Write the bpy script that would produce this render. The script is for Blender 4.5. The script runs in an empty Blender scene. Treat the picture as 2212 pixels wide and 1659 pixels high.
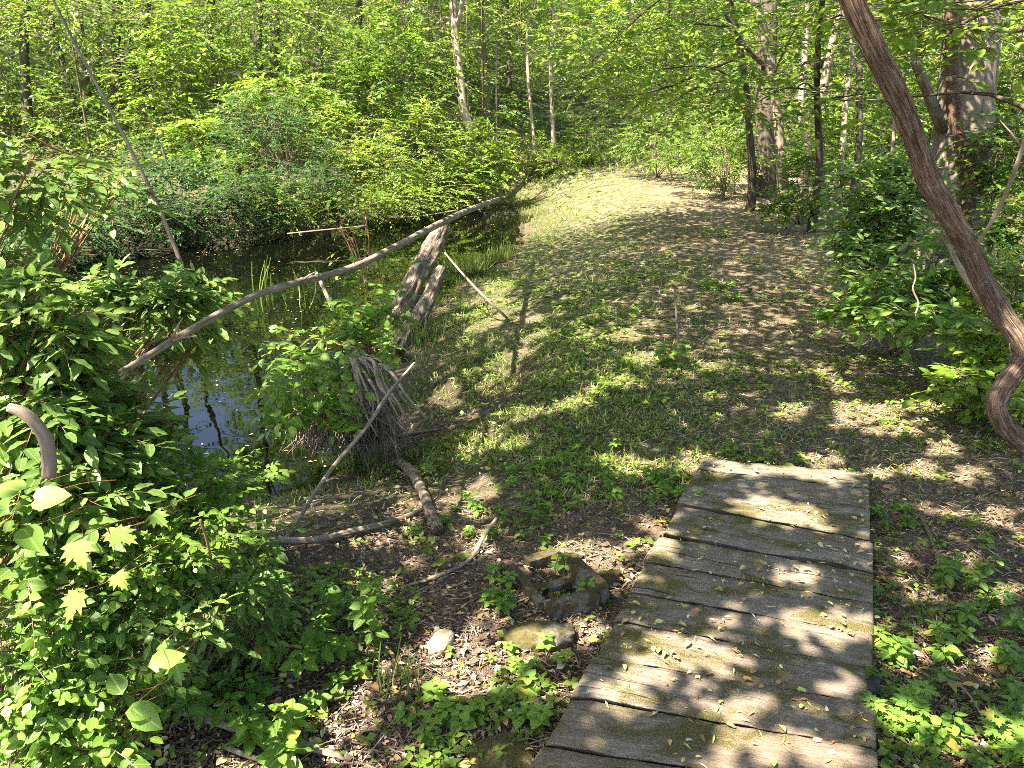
import bpy, math, random
import numpy as np
from math import radians, sin, cos, pi
rng = np.random.default_rng(7)
random.seed(7)

# ------------------------------------------------------------------ camera, sky, sun, exposure
sc = bpy.context.scene
F = 1661.0; CX, CY = 1106.0, 829.5          # focal length and centre, in pixels of a 2212 px wide frame
PITCH = radians(19.25); CAMH = 1.65
cam = bpy.data.cameras.new('camera'); cam.sensor_width = 36; cam.lens = 36*F/2212; cam.clip_end = 600; cam.clip_start = 0.05
co = bpy.data.objects.new('camera', cam); sc.collection.objects.link(co)
co.location = (0, 0, CAMH); co.rotation_euler = (pi/2-PITCH, 0, 0); sc.camera = co
SUN_EL = radians(60); SUN_AZ = radians(-113)   # azimuth from +Y towards +X : left of the view, a little behind the camera
SD = np.array([sin(SUN_AZ)*cos(SUN_EL), cos(SUN_AZ)*cos(SUN_EL), sin(SUN_EL)])
w = bpy.data.worlds.new('World'); sc.world = w; w.use_nodes = True
nt = w.node_tree; sky = nt.nodes.new('ShaderNodeTexSky'); sky.sky_type = 'NISHITA'; sky.sun_disc = False
sky.sun_elevation = SUN_EL; sky.sun_rotation = SUN_AZ; sky.dust_density = 2.5; sky.ozone_density = 1.2
nt.links.new(sky.outputs[0], nt.nodes['Background'].inputs[0]); nt.nodes['Background'].inputs[1].default_value = 0.09
sl = bpy.data.lights.new('sun', 'SUN'); sl.energy = 5.0; sl.angle = radians(0.5); sl.color = (1.0, 0.90, 0.74)
so = bpy.data.objects.new('sun', sl); sc.collection.objects.link(so)
from mathutils import Vector
so.rotation_euler = Vector(SD).to_track_quat('Z', 'Y').to_euler()
sc.view_settings.view_transform = 'Standard'; sc.view_settings.look = 'None'; sc.view_settings.exposure = 2.5
cy = sc.cycles; sc.cycles.filter_width = .85; cy.max_bounces = 7; cy.diffuse_bounces = 4; cy.glossy_bounces = 3; cy.transmission_bounces = 5; cy.transparent_max_bounces = 6
cy.use_denoising = False; cy.use_adaptive_sampling = True; cy.adaptive_threshold = 0.012
cy.sample_clamp_indirect = 6.0; cy.caustics_reflective = False; cy.caustics_refractive = False

# ------------------------------------------------------------------ geometry helpers
FW = np.array([0, cos(PITCH), -sin(PITCH)]); UP = np.array([0, sin(PITCH), cos(PITCH)]); RT = np.array([1., 0, 0])
CAM = np.array([0, 0, CAMH])
def ray(px, py): return FW + RT*((px-CX)/F) + UP*(-(py-CY)/F)
def at(px, py, d): return CAM + ray(px, py)*d              # point at depth d
def on(px, py, z=0.0):                                     # point on a level plane
    r = ray(px, py); return CAM + r*((z-CAMH)/r[2])
def proj(p):
    q = p-CAM; d = q@FW; d = np.where(d < 0.05, 0.05, d)
    return CX+F*(q@RT)/d, CY-F*(q@UP)/d, q@FW
def hsh(i, j, s):
    v = np.sin(i*127.1+j*311.7+s*74.7)*43758.5453; return v-np.floor(v)
def vn(x, y, s=0.):
    x = np.asarray(x, float); y = np.asarray(y, float)
    i = np.floor(x); j = np.floor(y); u = x-i; v = y-j; u = u*u*(3-2*u); v = v*v*(3-2*v)
    return (hsh(i, j, s)*(1-u)+hsh(i+1, j, s)*u)*(1-v)+(hsh(i, j+1, s)*(1-u)+hsh(i+1, j+1, s)*u)*v
def fb(x, y, s=0., o=3):
    t = 0; a = .5; n = 0
    for k in range(o): t = t+a*vn(np.asarray(x)*2**k, np.asarray(y)*2**k, s+k*3.1); n += a; a *= .5
    return t/n
def sm(t): t = np.clip(t, 0, 1); return t*t*(3-2*t)
def nrm(v): return v/np.maximum(np.linalg.norm(v, axis=-1, keepdims=True), 1e-9)

# ------------------------------------------------------------------ terrain
WL = -0.5
pond_px = [(1085,440),(1000,446),(900,452),(780,470),(700,484),(560,492),(400,500),(200,530),(0,562),(-500,610),
           (-600,900),(-300,1150),(0,1200),(300,1150),(480,1100),(560,1080),(640,1062),(740,1040),(800,1005),(850,960),
           (880,900),(880,830),(882,770),(900,715),(950,655),(990,612),(1050,600),(1085,572),(1108,545),(1128,505),(1135,470),(1118,448)]
POND = np.array([on(a, b, WL)[:2] for a, b in pond_px])
def pond_sd(x, y):                                           # signed distance, negative on the water
    p = np.stack([np.asarray(x, float), np.asarray(y, float)], -1); sh = p.shape[:-1]; p = p.reshape(-1, 2)
    d = np.full(len(p), 1e9); ins = np.zeros(len(p), bool)
    for k in range(len(POND)):
        a = POND[k]; b = POND[(k+1) % len(POND)]; e = b-a
        t = np.clip(((p-a)@e)/(e@e), 0, 1); q = p-a-t[:, None]*e; d = np.minimum(d, (q*q).sum(1))
        c = ((a[1] > p[:, 1]) != (b[1] > p[:, 1])); xx = a[0]+(p[:, 1]-a[1])/(e[1] if abs(e[1]) > 1e-9 else 1e-9)*e[0]
        ins ^= c & (p[:, 0] < xx)
    d = np.sqrt(d); return np.where(ins, -d, d).reshape(sh)
def hgt(x, y):
    x = np.asarray(x, float); y = np.asarray(y, float)
    d = pond_sd(x, y) + (fb(x*1.3, y*1.3, 5)-.5)*.35
    top = -0.06 + .55*sm((y-11)/14)
    top = top - .55*sm((x-(2.6+.22*y))/3.5)*sm((y+2)/4)                       # the berm falls off to the right
    top = top + np.maximum(0, y-(17.5+7.5*sm((x+3)/5)))*.23 + np.maximum(0, -x-13)*.16 + np.maximum(0, x-12)*.10
    z = WL + (top-WL)*sm((d+.05)/(1.5+1.3*sm((y-5)/3)*sm((x+2)/1.)))**.8
    z = np.where(d < -.05, WL-.32*sm((-d-.05)/1.2)-.02, z)
    near = np.exp(-((x**2+(y-3)**2)/60))
    z = z + (fb(x*2.1, y*2.1, 9)-.5)*.07 + (fb(x*7, y*7, 2)-.5)*.03*near + (fb(x*.35, y*.35, 8)-.5)*.25*sm((y-8)/10)*sm(d/2)
    return z
def gnd(px, py):                                             # pixel ray onto the terrain
    r = ray(px, py); t = 0.6; s = .05
    T = np.concatenate([np.arange(.6, 8, .02), np.arange(8, 90, .1)]); P = CAM+T[:, None]*r
    b = P[:, 2] < hgt(P[:, 0], P[:, 1]); k = int(np.argmax(b)) if b.any() else len(T)-1
    return P[k]

# ------------------------------------------------------------------ mesh accumulator
class MB:
    def __init__(s): s.V = []; s.T = []; s.R = []; s.U = []; s.M = []; s.n = 0
    def add(s, V, T, R=0.5, U=None, m=0):
        V = np.asarray(V, np.float32).reshape(-1, 3); T = np.asarray(T, np.int64).reshape(-1, 3)
        s.V.append(V); s.T.append(T+s.n); s.n += len(V)
        s.R.append(np.broadcast_to(np.asarray(R, np.float32), (len(V),)))
        s.U.append(np.zeros((len(V), 3), np.float32) if U is None else np.asarray(U, np.float32).reshape(-1, 3))
        s.M.append(np.full(len(T), m, np.int32))
    def build(s, name, mats, parent=None, smooth=True):
        me = bpy.data.meshes.new(name)
        V = np.concatenate(s.V); T = np.concatenate(s.T).astype(np.int32)
        if parent is not None: V = V-np.array(parent.location, np.float32)
        me.vertices.add(len(V)); me.vertices.foreach_set('co', V.ravel())
        me.loops.add(T.size); me.loops.foreach_set('vertex_index', T.ravel())
        me.polygons.add(len(T)); me.polygons.foreach_set('loop_start', np.arange(0, T.size, 3, dtype=np.int32))
        me.polygons.foreach_set('loop_total', np.full(len(T), 3, np.int32))
        if smooth: me.polygons.foreach_set('use_smooth', np.ones(len(T), bool))
        if not isinstance(mats, (list, tuple)): mats = [mats]
        for m in mats: me.materials.append(m)
        me.polygons.foreach_set('material_index', np.concatenate(s.M))
        a = me.attributes.new('rnd', 'FLOAT', 'POINT'); a.data.foreach_set('value', np.concatenate(s.R).astype(np.float32))
        a = me.attributes.new('luv', 'FLOAT_VECTOR', 'POINT'); a.data.foreach_set('vector', np.concatenate(s.U).astype(np.float32).ravel())
        me.update(calc_edges=True); me.validate()
        o = bpy.data.objects.new(name, me); sc.collection.objects.link(o); o.parent = parent
        return o
def tag(o, label=None, cat=None, group=None, kind=None):
    if label: o['label'] = label
    if cat: o['category'] = cat
    if group: o['group'] = group
    if kind: o['kind'] = kind
    return o
def thing(name, label, cat, loc, group=None):
    o = bpy.data.objects.new(name, None); sc.collection.objects.link(o); o.empty_display_size = .2
    o.location = tuple(float(c) for c in loc); return tag(o, label, cat, group)

def tube(acc, pts, rad, sides=10, rough=0.0, seed=0, cap=True, m=0, rnd=.5, sub=1, ridge=0., tws=.3):
    pts = np.asarray(pts, float); rad = np.asarray(rad, float)
    if sub > 1:                                              # Catmull-Rom refinement
        P = np.vstack([2*pts[0]-pts[1], pts, 2*pts[-1]-pts[-2]]); out = []; ro = []
        for k in range(len(pts)-1):
            for j in range(sub):
                t = j/sub; a, b, c, d = P[k:k+4]
                out.append(.5*((2*b)+(-a+c)*t+(2*a-5*b+4*c-d)*t*t+(-a+3*b-3*c+d)*t**3)); ro.append(rad[k]*(1-t)+rad[k+1]*t)
        out.append(pts[-1]); ro.append(rad[-1]); pts = np.array(out); rad = np.array(ro)
    n = len(pts); tan = nrm(np.gradient(pts, axis=0))
    ref = np.array([0, 0, 1.]) if abs(tan[0][2]) < .9 else np.array([1., 0, 0])
    s = nrm(np.cross(tan[0], ref)); S = []
    for k in range(n):
        s = nrm(s-tan[k]*(s@tan[k])); S.append(s)
    S = np.array(S); B = np.cross(tan, S)
    L = np.concatenate([[0], np.cumsum(np.linalg.norm(np.diff(pts, axis=0), axis=1))])
    th = np.arange(sides+1)/sides*2*pi
    TH, LL = np.meshgrid(th, L); rr = rad[:, None]*np.ones_like(TH)
    if rough:
        per = np.minimum(TH, 2*pi-TH)
        rr = rr*(1+rough*((fb(per*2.2+seed, LL/max(rad.mean(), .01)*.35+seed, 1.3, 3)-.5)*2 + .5*(vn(per*6+seed, LL/max(rad.mean(), .01)*.15, 4)-.5)))
    if ridge:
        per = np.minimum(TH, 2*pi-TH)+tws*np.sin(LL*3); rr = rr*(1+ridge*((vn(per*4.5+seed, LL*5, 3)-.5)*1.4+(vn(per*11+seed, LL*9, 6)-.5)*.8))
    V = pts[:, None]+rr[..., None]*(np.cos(TH)[..., None]*S[:, None]+np.sin(TH)[..., None]*B[:, None])
    U = np.stack([TH*rad.mean(), LL, np.full_like(TH, seed*1.7)], -1)
    idx = np.arange(n*(sides+1)).reshape(n, sides+1)
    a = idx[:-1, :-1].ravel(); b = idx[:-1, 1:].ravel(); c = idx[1:, 1:].ravel(); d = idx[1:, :-1].ravel()
    T = np.concatenate([np.stack([a, b, c], 1), np.stack([a, c, d], 1)])
    V = V.reshape(-1, 3); U = U.reshape(-1, 3)
    if cap:
        k = len(V); V = np.vstack([V, pts[0], pts[-1]+tan[-1]*rad[-1]*.3]); U = np.vstack([U, [0, 0, seed], [0, L[-1], seed]])
        T = np.concatenate([T, [[k, idx[0, j+1], idx[0, j]] for j in range(sides)], [[k+1, idx[-1, j], idx[-1, j+1]] for j in range(sides)]])
    acc.add(V, T, rnd, U, m)
def prisms(acc, A, B, ra, rb, m=0, rnd=None):                # many thin straight three-sided twigs at once
    A = np.asarray(A, float); B = np.asarray(B, float); n = len(A)
    if n == 0: return
    D = nrm(B-A); ref = np.where(np.abs(D[:, 2:3]) < .9, np.array([[0, 0, 1.]]), np.array([[1., 0, 0]])); s = nrm(np.cross(D, ref)); t = np.cross(D, s)
    ra = np.broadcast_to(ra, (n,)); rb = np.broadcast_to(rb, (n,)); V = []
    for base, r in ((A, ra), (B, rb)):
        for k in range(3):
            th = k*2*pi/3; V.append(base+r[:, None]*(cos(th)*s+sin(th)*t))
    V = np.stack(V, 1)
    q = np.array([[0, 1, 4], [0, 4, 3], [1, 2, 5], [1, 5, 4], [2, 0, 3], [2, 3, 5]])
    T = q[None]+(np.arange(n)*6)[:, None, None]
    R = np.repeat(rng.random(n) if rnd is None else np.broadcast_to(rnd, (n,)), 6)
    acc.add(V.reshape(-1, 3), T.reshape(-1, 3), R, None, m)

# leaf templates: x across, y along the leaf, z out of its plane
def leaf_t(n=6, wid=.24, tip=1.0, wav=.02, fold=.07, curl=.10, teeth=0.):
    V = []; T = []
    for k in range(n+1):
        v = k/n; wv = wid*(sin(pi*v**(.62+.2*tip))**.85 if 0 < v < 1 else 0)+(.008 if v in (0, 1) else 0)
        if teeth and k % 2: wv *= 1-teeth
        z = -curl*v*v
        V += [(-wv, v, z+fold*wv/wid+wav*((k % 2)*2-1)), (0, v, z), (wv, v, z+fold*wv/wid-wav*((k % 2)*2-1))]
    for k in range(n):
        a = 3*k; T += [(a, a+1, a+4), (a, a+4, a+3), (a+1, a+2, a+5), (a+1, a+5, a+4)]
    V = np.array(V, float); U = np.stack([V[:, 0]/wid, V[:, 1], V[:, 0]*0], 1); return V, np.array(T), U
def diamond(wid=.26, fold=.08):
    V = np.array([(0, 0, 0), (-wid, .45, fold), (wid, .45, fold), (0, 1, -.06)], float)
    return V, np.array([(0, 3, 1), (0, 2, 3)]), np.array([(0, 0, 0), (-1, .45, 0), (1, .45, 0), (0, 1, 0)], float)
def fan(outline, c=(0, .38)):
    P = np.array([(x, y, 0) for x, y in outline]+[(-x, y, 0) for x, y in outline[::-1] if x > 1e-6], float)
    P[:, 2] = -.12*(P[:, 1]-.3)**2+.05*np.abs(P[:, 0])
    V = np.vstack([[c[0], c[1], .0], P]); n = len(P)
    return V, np.array([(0, 1+(k+1) % n, 1+k) for k in range(n)]), V*np.array([2, 1, 0])
LEAF = leaf_t(6, .21); LEAFW = leaf_t(6, .34, .6, .012, .05, .12, .06); LEAFM = leaf_t(3, .28, .8, 0, .06, .1); DIA = diamond(); DIAW = diamond(.36, .06)
STRAP = leaf_t(4, .017, 1., 0, .02, .35)
MAPLE = fan([(0, 0), (.16, -.04), (.42, .02), (.30, .14), (.52, .32), (.36, .36), (.46, .60), (.26, .50), (.16, .62), (.20, .80), (.08, .76), (0, 1.0)])
HEART = fan([(0, .06), (.14, -.02), (.32, .06), (.42, .26), (.38, .5), (.24, .76), (0, 1.0)])
def leaves(acc, t, pos, a, n, s, rnd=None, m=0):
    if len(pos) == 0: return
    a = nrm(a); n = nrm(n-a*(n*a).sum(1, keepdims=True)); sd = np.cross(a, n); V, T, U = t; s = np.broadcast_to(s, (len(pos),))
    W = pos[:, None]+s[:, None, None]*(V[None, :, 0:1]*sd[:, None]+V[None, :, 1:2]*a[:, None]+V[None, :, 2:3]*n[:, None])
    k = len(V); TT = T[None]+(np.arange(len(pos))*k)[:, None, None]
    R = rng.random(len(pos)) if rnd is None else rnd
    acc.add(W.reshape(-1, 3), TT.reshape(-1, 3), np.repeat(R, k), np.tile(U, (len(pos), 1)), m)
def sprays(al, at_, P, D, L, nl, ls, t=DIA, ang=.9, droop=.25, flat=.35, tw=.004, rnd=None, opp=False, lm=0, tm=0):
    """P, D: (N,3) starts and directions of twigs; leaves set alternately along each"""
    P = np.asarray(P, float); D = nrm(np.asarray(D, float)); N = len(P)
    if N == 0: return
    L = np.broadcast_to(L, (N,)); ls = np.broadcast_to(ls, (N,))
    side = nrm(np.cross(D, np.array([0, 0, 1.]))+rng.normal(0, .12, (N, 3)))
    z = np.array([0, 0, 1.]); base = rng.random(N) if rnd is None else rnd
    e1 = P+D*(L*.5)[:, None]-z*(droop*L*.25)[:, None]; e2 = P+D*L[:, None]-z*(droop*L)[:, None]
    if at_ is not None:
        prisms(at_, P, e1, tw, tw*.7, tm); prisms(at_, e1, e2, tw*.7, tw*.35, tm)
    for i in range(nl):
        t_ = (i+.6+rng.random(N)*.5)/nl if i < nl-1 else np.ones(N)
        pos = P+D*(L*t_)[:, None]-z*(droop*L*t_*t_)[:, None]
        sg = 0. if i == nl-1 else (1. if i % 2 else -1.)
        an = ang*(1.1-.35*t_)*(.8+.4*rng.random(N))
        a = D*np.cos(an*abs(sg))[:, None]+side*(sg*np.sin(an))[:, None]+rng.normal(0, .16, (N, 3)); a[:, 2] -= .15+droop*t_*.8
        n = z+rng.normal(0, flat, (N, 3))
        leaves(al, t, pos, a, n, ls*(.52+.7*rng.random(N))*(1 if i < nl-1 else .9), np.clip(base*.6+.4*rng.random(N), 0, 1), lm)
def inblob(c, r, n, shell=.5):
    d = nrm(rng.normal(0, 1, (n, 3))); q = rng.random(n)**(1/3); q = shell+(1-shell)*q
    q *= .8+.4*vn(d[:, 0]*2.2+c[0], d[:, 1]*2.2+d[:, 2]*1.7+c[1], 3)
    return np.asarray(c)+d*np.asarray(r)*q[:, None], d

# ------------------------------------------------------------------ materials
def mat(name):
    m = bpy.data.materials.new(name); m.use_nodes = True; n = m.node_tree; n.nodes.clear()
    o = n.nodes.new('ShaderNodeOutputMaterial'); return m, n, o
class NG:
    def __init__(s, nt): s.nt = nt
    def n(s, t, **k):
        x = s.nt.nodes.new('ShaderNode'+t)
        for a, b in k.items(): setattr(x, a, b)
        return x
    def l(s, a, b): s.nt.links.new(a, b)
    def attr(s, name, out='Fac'): x = s.n('Attribute'); x.attribute_name = name; return x.outputs[out]
    def noise(s, vec, scale, detail=4, rough=.6, dist=0., stretch=None):
        if stretch is not None:
            mp = s.n('Mapping'); s.l(vec, mp.inputs['Vector']); mp.inputs['Scale'].default_value = stretch; vec = mp.outputs[0]
        x = s.n('TexNoise'); s.l(vec, x.inputs['Vector']); x.inputs['Scale'].default_value = scale; x.inputs['Detail'].default_value = detail
        x.inputs['Roughness'].default_value = rough; x.inputs['Distortion'].default_value = dist; return x.outputs['Fac']
    def ramp(s, f, st, mode='LINEAR'):
        x = s.n('ValToRGB'); x.color_ramp.interpolation = mode; e = x.color_ramp.elements
        while len(e) < len(st): e.new(.5)
        for k, (p, c) in enumerate(st): e[k].position = p; e[k].color = (*c, 1) if not isinstance(c, (int, float)) else (c, c, c, 1)
        s.l(f, x.inputs[0]); return x.outputs[0]
    def mix(s, f, a, b, mode='MIX'):
        x = s.n('Mix', data_type='RGBA', blend_type=mode)
        for v, i in ((f, 0), (a, 6), (b, 7)):
            if isinstance(v, (int, float)): x.inputs[i].default_value = v
            elif isinstance(v, tuple): x.inputs[i].default_value = (*v, 1)
            else: s.l(v, x.inputs[i])
        return x.outputs[2]
    def math(s, op, a, b=0.):
        x = s.n('Math', operation=op)
        for v, i in ((a, 0), (b, 1)):
            if isinstance(v, (int, float)): x.inputs[i].default_value = v
            else: s.l(v, x.inputs[i])
        return x.outputs[0]
    def bump(s, h, st, dist=.01): x = s.n('Bump'); s.l(h, x.inputs['Height']); x.inputs['Strength'].default_value = st; x.inputs['Distance'].default_value = dist; return x.outputs[0]
def leaf_mat(name, dark, mid, light, trans=.42, rough=.42, vein=False, odd=(.45, .30, .05), oddp=.985, spec=.35):
    m, nt, o = mat(name); g = NG(nt); r = g.attr('rnd')
    col = g.ramp(r, [(0, dark), (.5, mid), (oddp-.02, light), (oddp, odd)])
    if vein:
        uv = g.attr('luv', 'Vector'); sx = g.n('SeparateXYZ'); g.l(uv, sx.inputs[0])
        ax = g.math('ABSOLUTE', sx.outputs[0])
        mid_ = g.math('LESS_THAN', ax, .07)
        sv = g.math('SINE', g.math('MULTIPLY', g.math('SUBTRACT', sx.outputs[1], g.math('MULTIPLY', ax, .22)), 55.))
        sv = g.math('GREATER_THAN', sv, .86)
        f = g.math('MAXIMUM', g.math('MULTIPLY', mid_, .55), g.math('MULTIPLY', sv, .22))
        col = g.mix(f, col, tuple(min(1, c*1.7+.03) for c in light))
        sp = g.noise(uv, 6, 2); 
    geo = g.n('NewGeometry'); colb = g.mix(g.math('MULTIPLY', geo.outputs['Backfacing'], .35), col, tuple(min(1, c*1.35+.02) for c in light))
    p = g.n('BsdfPrincipled'); g.l(colb, p.inputs['Base Color']); p.inputs['Roughness'].default_value = rough; p.inputs['Specular IOR Level'].default_value = spec
    t = g.n('BsdfTranslucent'); tc = g.mix(1., col, (1.12, 1.2, .7), 'MULTIPLY'); tc = g.mix(.35, tc, tuple(min(1., c*1.8) for c in light)); g.l(tc, t.inputs[0])
    mx = g.n('MixShader'); mx.inputs[0].default_value = trans; g.l(p.outputs[0], mx.inputs[1]); g.l(t.outputs[0], mx.inputs[2]); g.l(mx.outputs[0], o.inputs[0])
    return m
def plain_mat(name, stops, rough=.8, attr='rnd'):
    m, nt, o = mat(name); g = NG(nt); c = g.ramp(g.attr(attr), stops); p = g.n('BsdfPrincipled'); g.l(c, p.inputs['Base Color']); p.inputs['Roughness'].default_value = rough
    p.inputs['Specular IOR Level'].default_value = .2; g.l(p.outputs[0], o.inputs[0]); return m
def bark_mat(name, c1, c2, c3, scale=30, stretch=(1, .12, 1), bump=.8, dist=.012, lichen=None, patch=3):
    m, nt, o = mat(name); g = NG(nt); uv = g.attr('luv', 'Vector')
    n1 = g.noise(uv, scale, 6, .65, .6, stretch); n2 = g.noise(uv, patch, 3, .5); n3 = g.noise(uv, scale*4, 3, .6, 0, (1, .4, 1))
    col = g.ramp(n1, [(.32, c1), (.5, c2), (.68, c3)]); col = g.mix(g.math('MULTIPLY', n2, .5), col, c1)
    if lichen: col = g.mix(g.ramp(g.noise(uv, patch*2.3, 5, .7), [(.56, 0.), (.66, .5)]), col, lichen)
    h = g.math('ADD', n1, g.math('MULTIPLY', n3, .25))
    p = g.n('BsdfPrincipled'); g.l(col, p.inputs['Base Color']); p.inputs['Roughness'].default_value = .85; p.inputs['Specular IOR Level'].default_value = .2
    g.l(g.bump(h, bump, dist), p.inputs['Normal']); g.l(p.outputs[0], o.inputs[0]); return m

M = {}
M['near'] = leaf_mat('shrub_leaf', (.065, .13, .03), (.115, .20, .042), (.19, .285, .07), .38, .38, True, oddp=.992)
M['rose'] = leaf_mat('rose_leaf', (.06, .13, .02), (.115, .21, .03), (.20, .31, .05), .4, .42, True)
M['herb'] = leaf_mat('herb_leaf', (.06, .13, .022), (.11, .21, .03), (.20, .32, .05), .42, .45, True)
M['bright'] = leaf_mat('yellow_green_leaf', (.065, .135, .012), (.15, .25, .022), (.28, .38, .05), .40, .42)  # lighter, yellower leaf colour
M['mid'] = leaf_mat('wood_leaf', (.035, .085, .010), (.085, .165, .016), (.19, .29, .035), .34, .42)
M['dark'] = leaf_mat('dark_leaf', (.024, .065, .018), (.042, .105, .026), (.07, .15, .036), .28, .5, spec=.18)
M['canopy'] = leaf_mat('canopy_leaf', (.04, .10, .015), (.07, .15, .02), (.12, .22, .03), .22, .5)
M['cover'] = leaf_mat('ground_cover', (.065, .11, .018), (.125, .195, .028), (.22, .31, .05), .35, .5, oddp=.97)
M['grass'] = leaf_mat('grass_blade', (.075, .12, .022), (.14, .21, .035), (.26, .33, .07), .35, .5, odd=(.5, .42, .2), oddp=.86)
M['litter'] = plain_mat('litter', [(0, (.05, .036, .028)), (.3, (.13, .092, .07)), (.65, (.25, .185, .14)), (.88, (.44, .35, .26)), (.985, (.45, .26, .06))])
M['straw'] = plain_mat('straw', [(0, (.15, .10, .065)), (.4, (.33, .245, .155)), (.8, (.55, .44, .29)), (1, (.70, .62, .46))])
M['fallen'] = plain_mat('fallen_leaf', [(0, (.20, .12, .06)), (.3, (.42, .24, .08)), (.55, (.55, .42, .14)), (.75, (.40, .45, .12)), (1, (.55, .48, .36))], .6)
M['twig'] = plain_mat('twig', [(0, (.10, .07, .05)), (.5, (.19, .14, .10)), (1, (.32, .26, .20))])
M['redtwig'] = plain_mat('red_twig', [(0, (.16, .08, .04)), (1, (.30, .17, .08))], .6)
M['bark_grey'] = bark_mat('grey_bark', (.085, .066, .048), (.185, .15, .112), (.31, .26, .20), 34, (1, .25, 1), .8, .014, (.24, .26, .20))
M['bark_dark'] = bark_mat('dark_bark', (.035, .028, .02), (.085, .065, .048), (.16, .125, .095), 30, (1, .15, 1), .9, .015)
M['bark_pale'] = bark_mat('pale_bark', (.17, .125, .09), (.32, .25, .185), (.46, .38, .30), 24, (1, .2, 1), .6, .01)
M['bark_red'] = bark_mat('peeling_bark', (.05, .028, .018), (.25, .16, .11), (.54, .42, .31), 150, (1, .07, 1), 1., .012, (.36, .30, .25), 12)
M['dead'] = bark_mat('dead_wood', (.10, .075, .055), (.26, .21, .16), (.46, .40, .32), 70, (1, .08, 1), .7, .005, (.38, .39, .33), 9)
M['log'] = bark_mat('log_bark', (.045, .033, .025), (.23, .18, .135), (.50, .42, .33), 44, (1, .3, 1), 1., .03, (.36, .38, .30), 6)
M['root'] = bark_mat('root_wood', (.10, .075, .055), (.31, .25, .19), (.52, .45, .36), 80, (1, .1, 1), .5, .003)

def ground_mat():
    m, nt, o = mat('ground'); g = NG(nt); P = g.n('NewGeometry').outputs['Position']
    a = g.noise(P, 2.2, 5, .65); b = g.noise(P, 38, 5, .75, .8); c = g.noise(P, 150, 3, .7)
    soil = g.ramp(b, [(.3, (.045, .029, .02)), (.5, (.13, .088, .06)), (.68, (.27, .19, .135))])
    straw = g.ramp(c, [(.35, (.12, .08, .05)), (.52, (.29, .215, .145)), (.7, (.54, .43, .29))])
    gr = g.ramp(b, [(.35, (.045, .075, .018)), (.6, (.13, .18, .045))])
    at1 = g.attr('luv', 'Vector'); sx = g.n('SeparateXYZ'); g.l(at1, sx.inputs[0])    # x = mown litter, y = greenness, z = wet mud
    col = g.mix(g.math('MULTIPLY', sx.outputs[0], g.ramp(a, [(.3, .35), (.6, 1.)])), soil, straw)
    gr = g.mix(g.ramp(c, [(.4, .75), (.6, 0.)]), gr, (.03, .035, .014)); col = g.mix(g.math('MULTIPLY', sx.outputs[1], g.ramp(g.noise(P, 5, 4, .7), [(.36, 0.), (.55, .85)])), col, gr)
    col = g.mix(g.math('MULTIPLY', sx.outputs[2], .8), col, (.060, .045, .032))
    sy2 = g.n('SeparateXYZ'); g.l(P, sy2.inputs[0]); hf = g.ramp(g.math('MULTIPLY', g.math('SUBTRACT', sy2.outputs[1], 24.), .2), [(0., 0.), (1., .8)]); col = g.mix(hf, col, g.ramp(a, [(.4, (.016, .018, .008)), (.6, (.032, .045, .012))]))  # hill ground painted darker to stand for shade between the trees
    p = g.n('BsdfPrincipled'); g.l(col, p.inputs['Base Color']); p.inputs['Specular IOR Level'].default_value = .25
    g.l(g.math('SUBTRACT', .95, g.math('MULTIPLY', sx.outputs[2], .35)), p.inputs['Roughness'])
    g.l(g.bump(g.math('ADD', b, c), .9, .02), p.inputs['Normal']); g.l(p.outputs[0], o.inputs[0]); return m
def water_mat():
    m, nt, o = mat('pond_water'); g = NG(nt); P = g.n('NewGeometry').outputs['Position']
    bn = g.bump(g.noise(P, 2.5, 2, .5, 0, (1, .8, 1)), .06, .05)
    fr = g.n('Fresnel'); fr.inputs[0].default_value = 1.36; g.l(bn, fr.inputs[1])
    gl = g.n('BsdfGlossy'); gl.inputs['Roughness'].default_value = .015; gl.inputs[0].default_value = (.92, .95, 1., 1); g.l(bn, gl.inputs['Normal'])
    tr = g.n('BsdfTransparent'); tr.inputs[0].default_value = (.07, .06, .035, 1)
    df = g.n('BsdfDiffuse'); df.inputs[0].default_value = (.006, .007, .004, 1)
    m1 = g.n('MixShader'); m1.inputs[0].default_value = .35; g.l(tr.outputs[0], m1.inputs[1]); g.l(df.outputs[0], m1.inputs[2])
    mx = g.n('MixShader'); g.l(g.math('MINIMUM', g.math('MULTIPLY', fr.outputs[0], .85), 1.), mx.inputs[0]); g.l(m1.outputs[0], mx.inputs[1]); g.l(gl.outputs[0], mx.inputs[2]); g.l(mx.outputs[0], o.inputs[0]); return m
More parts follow.
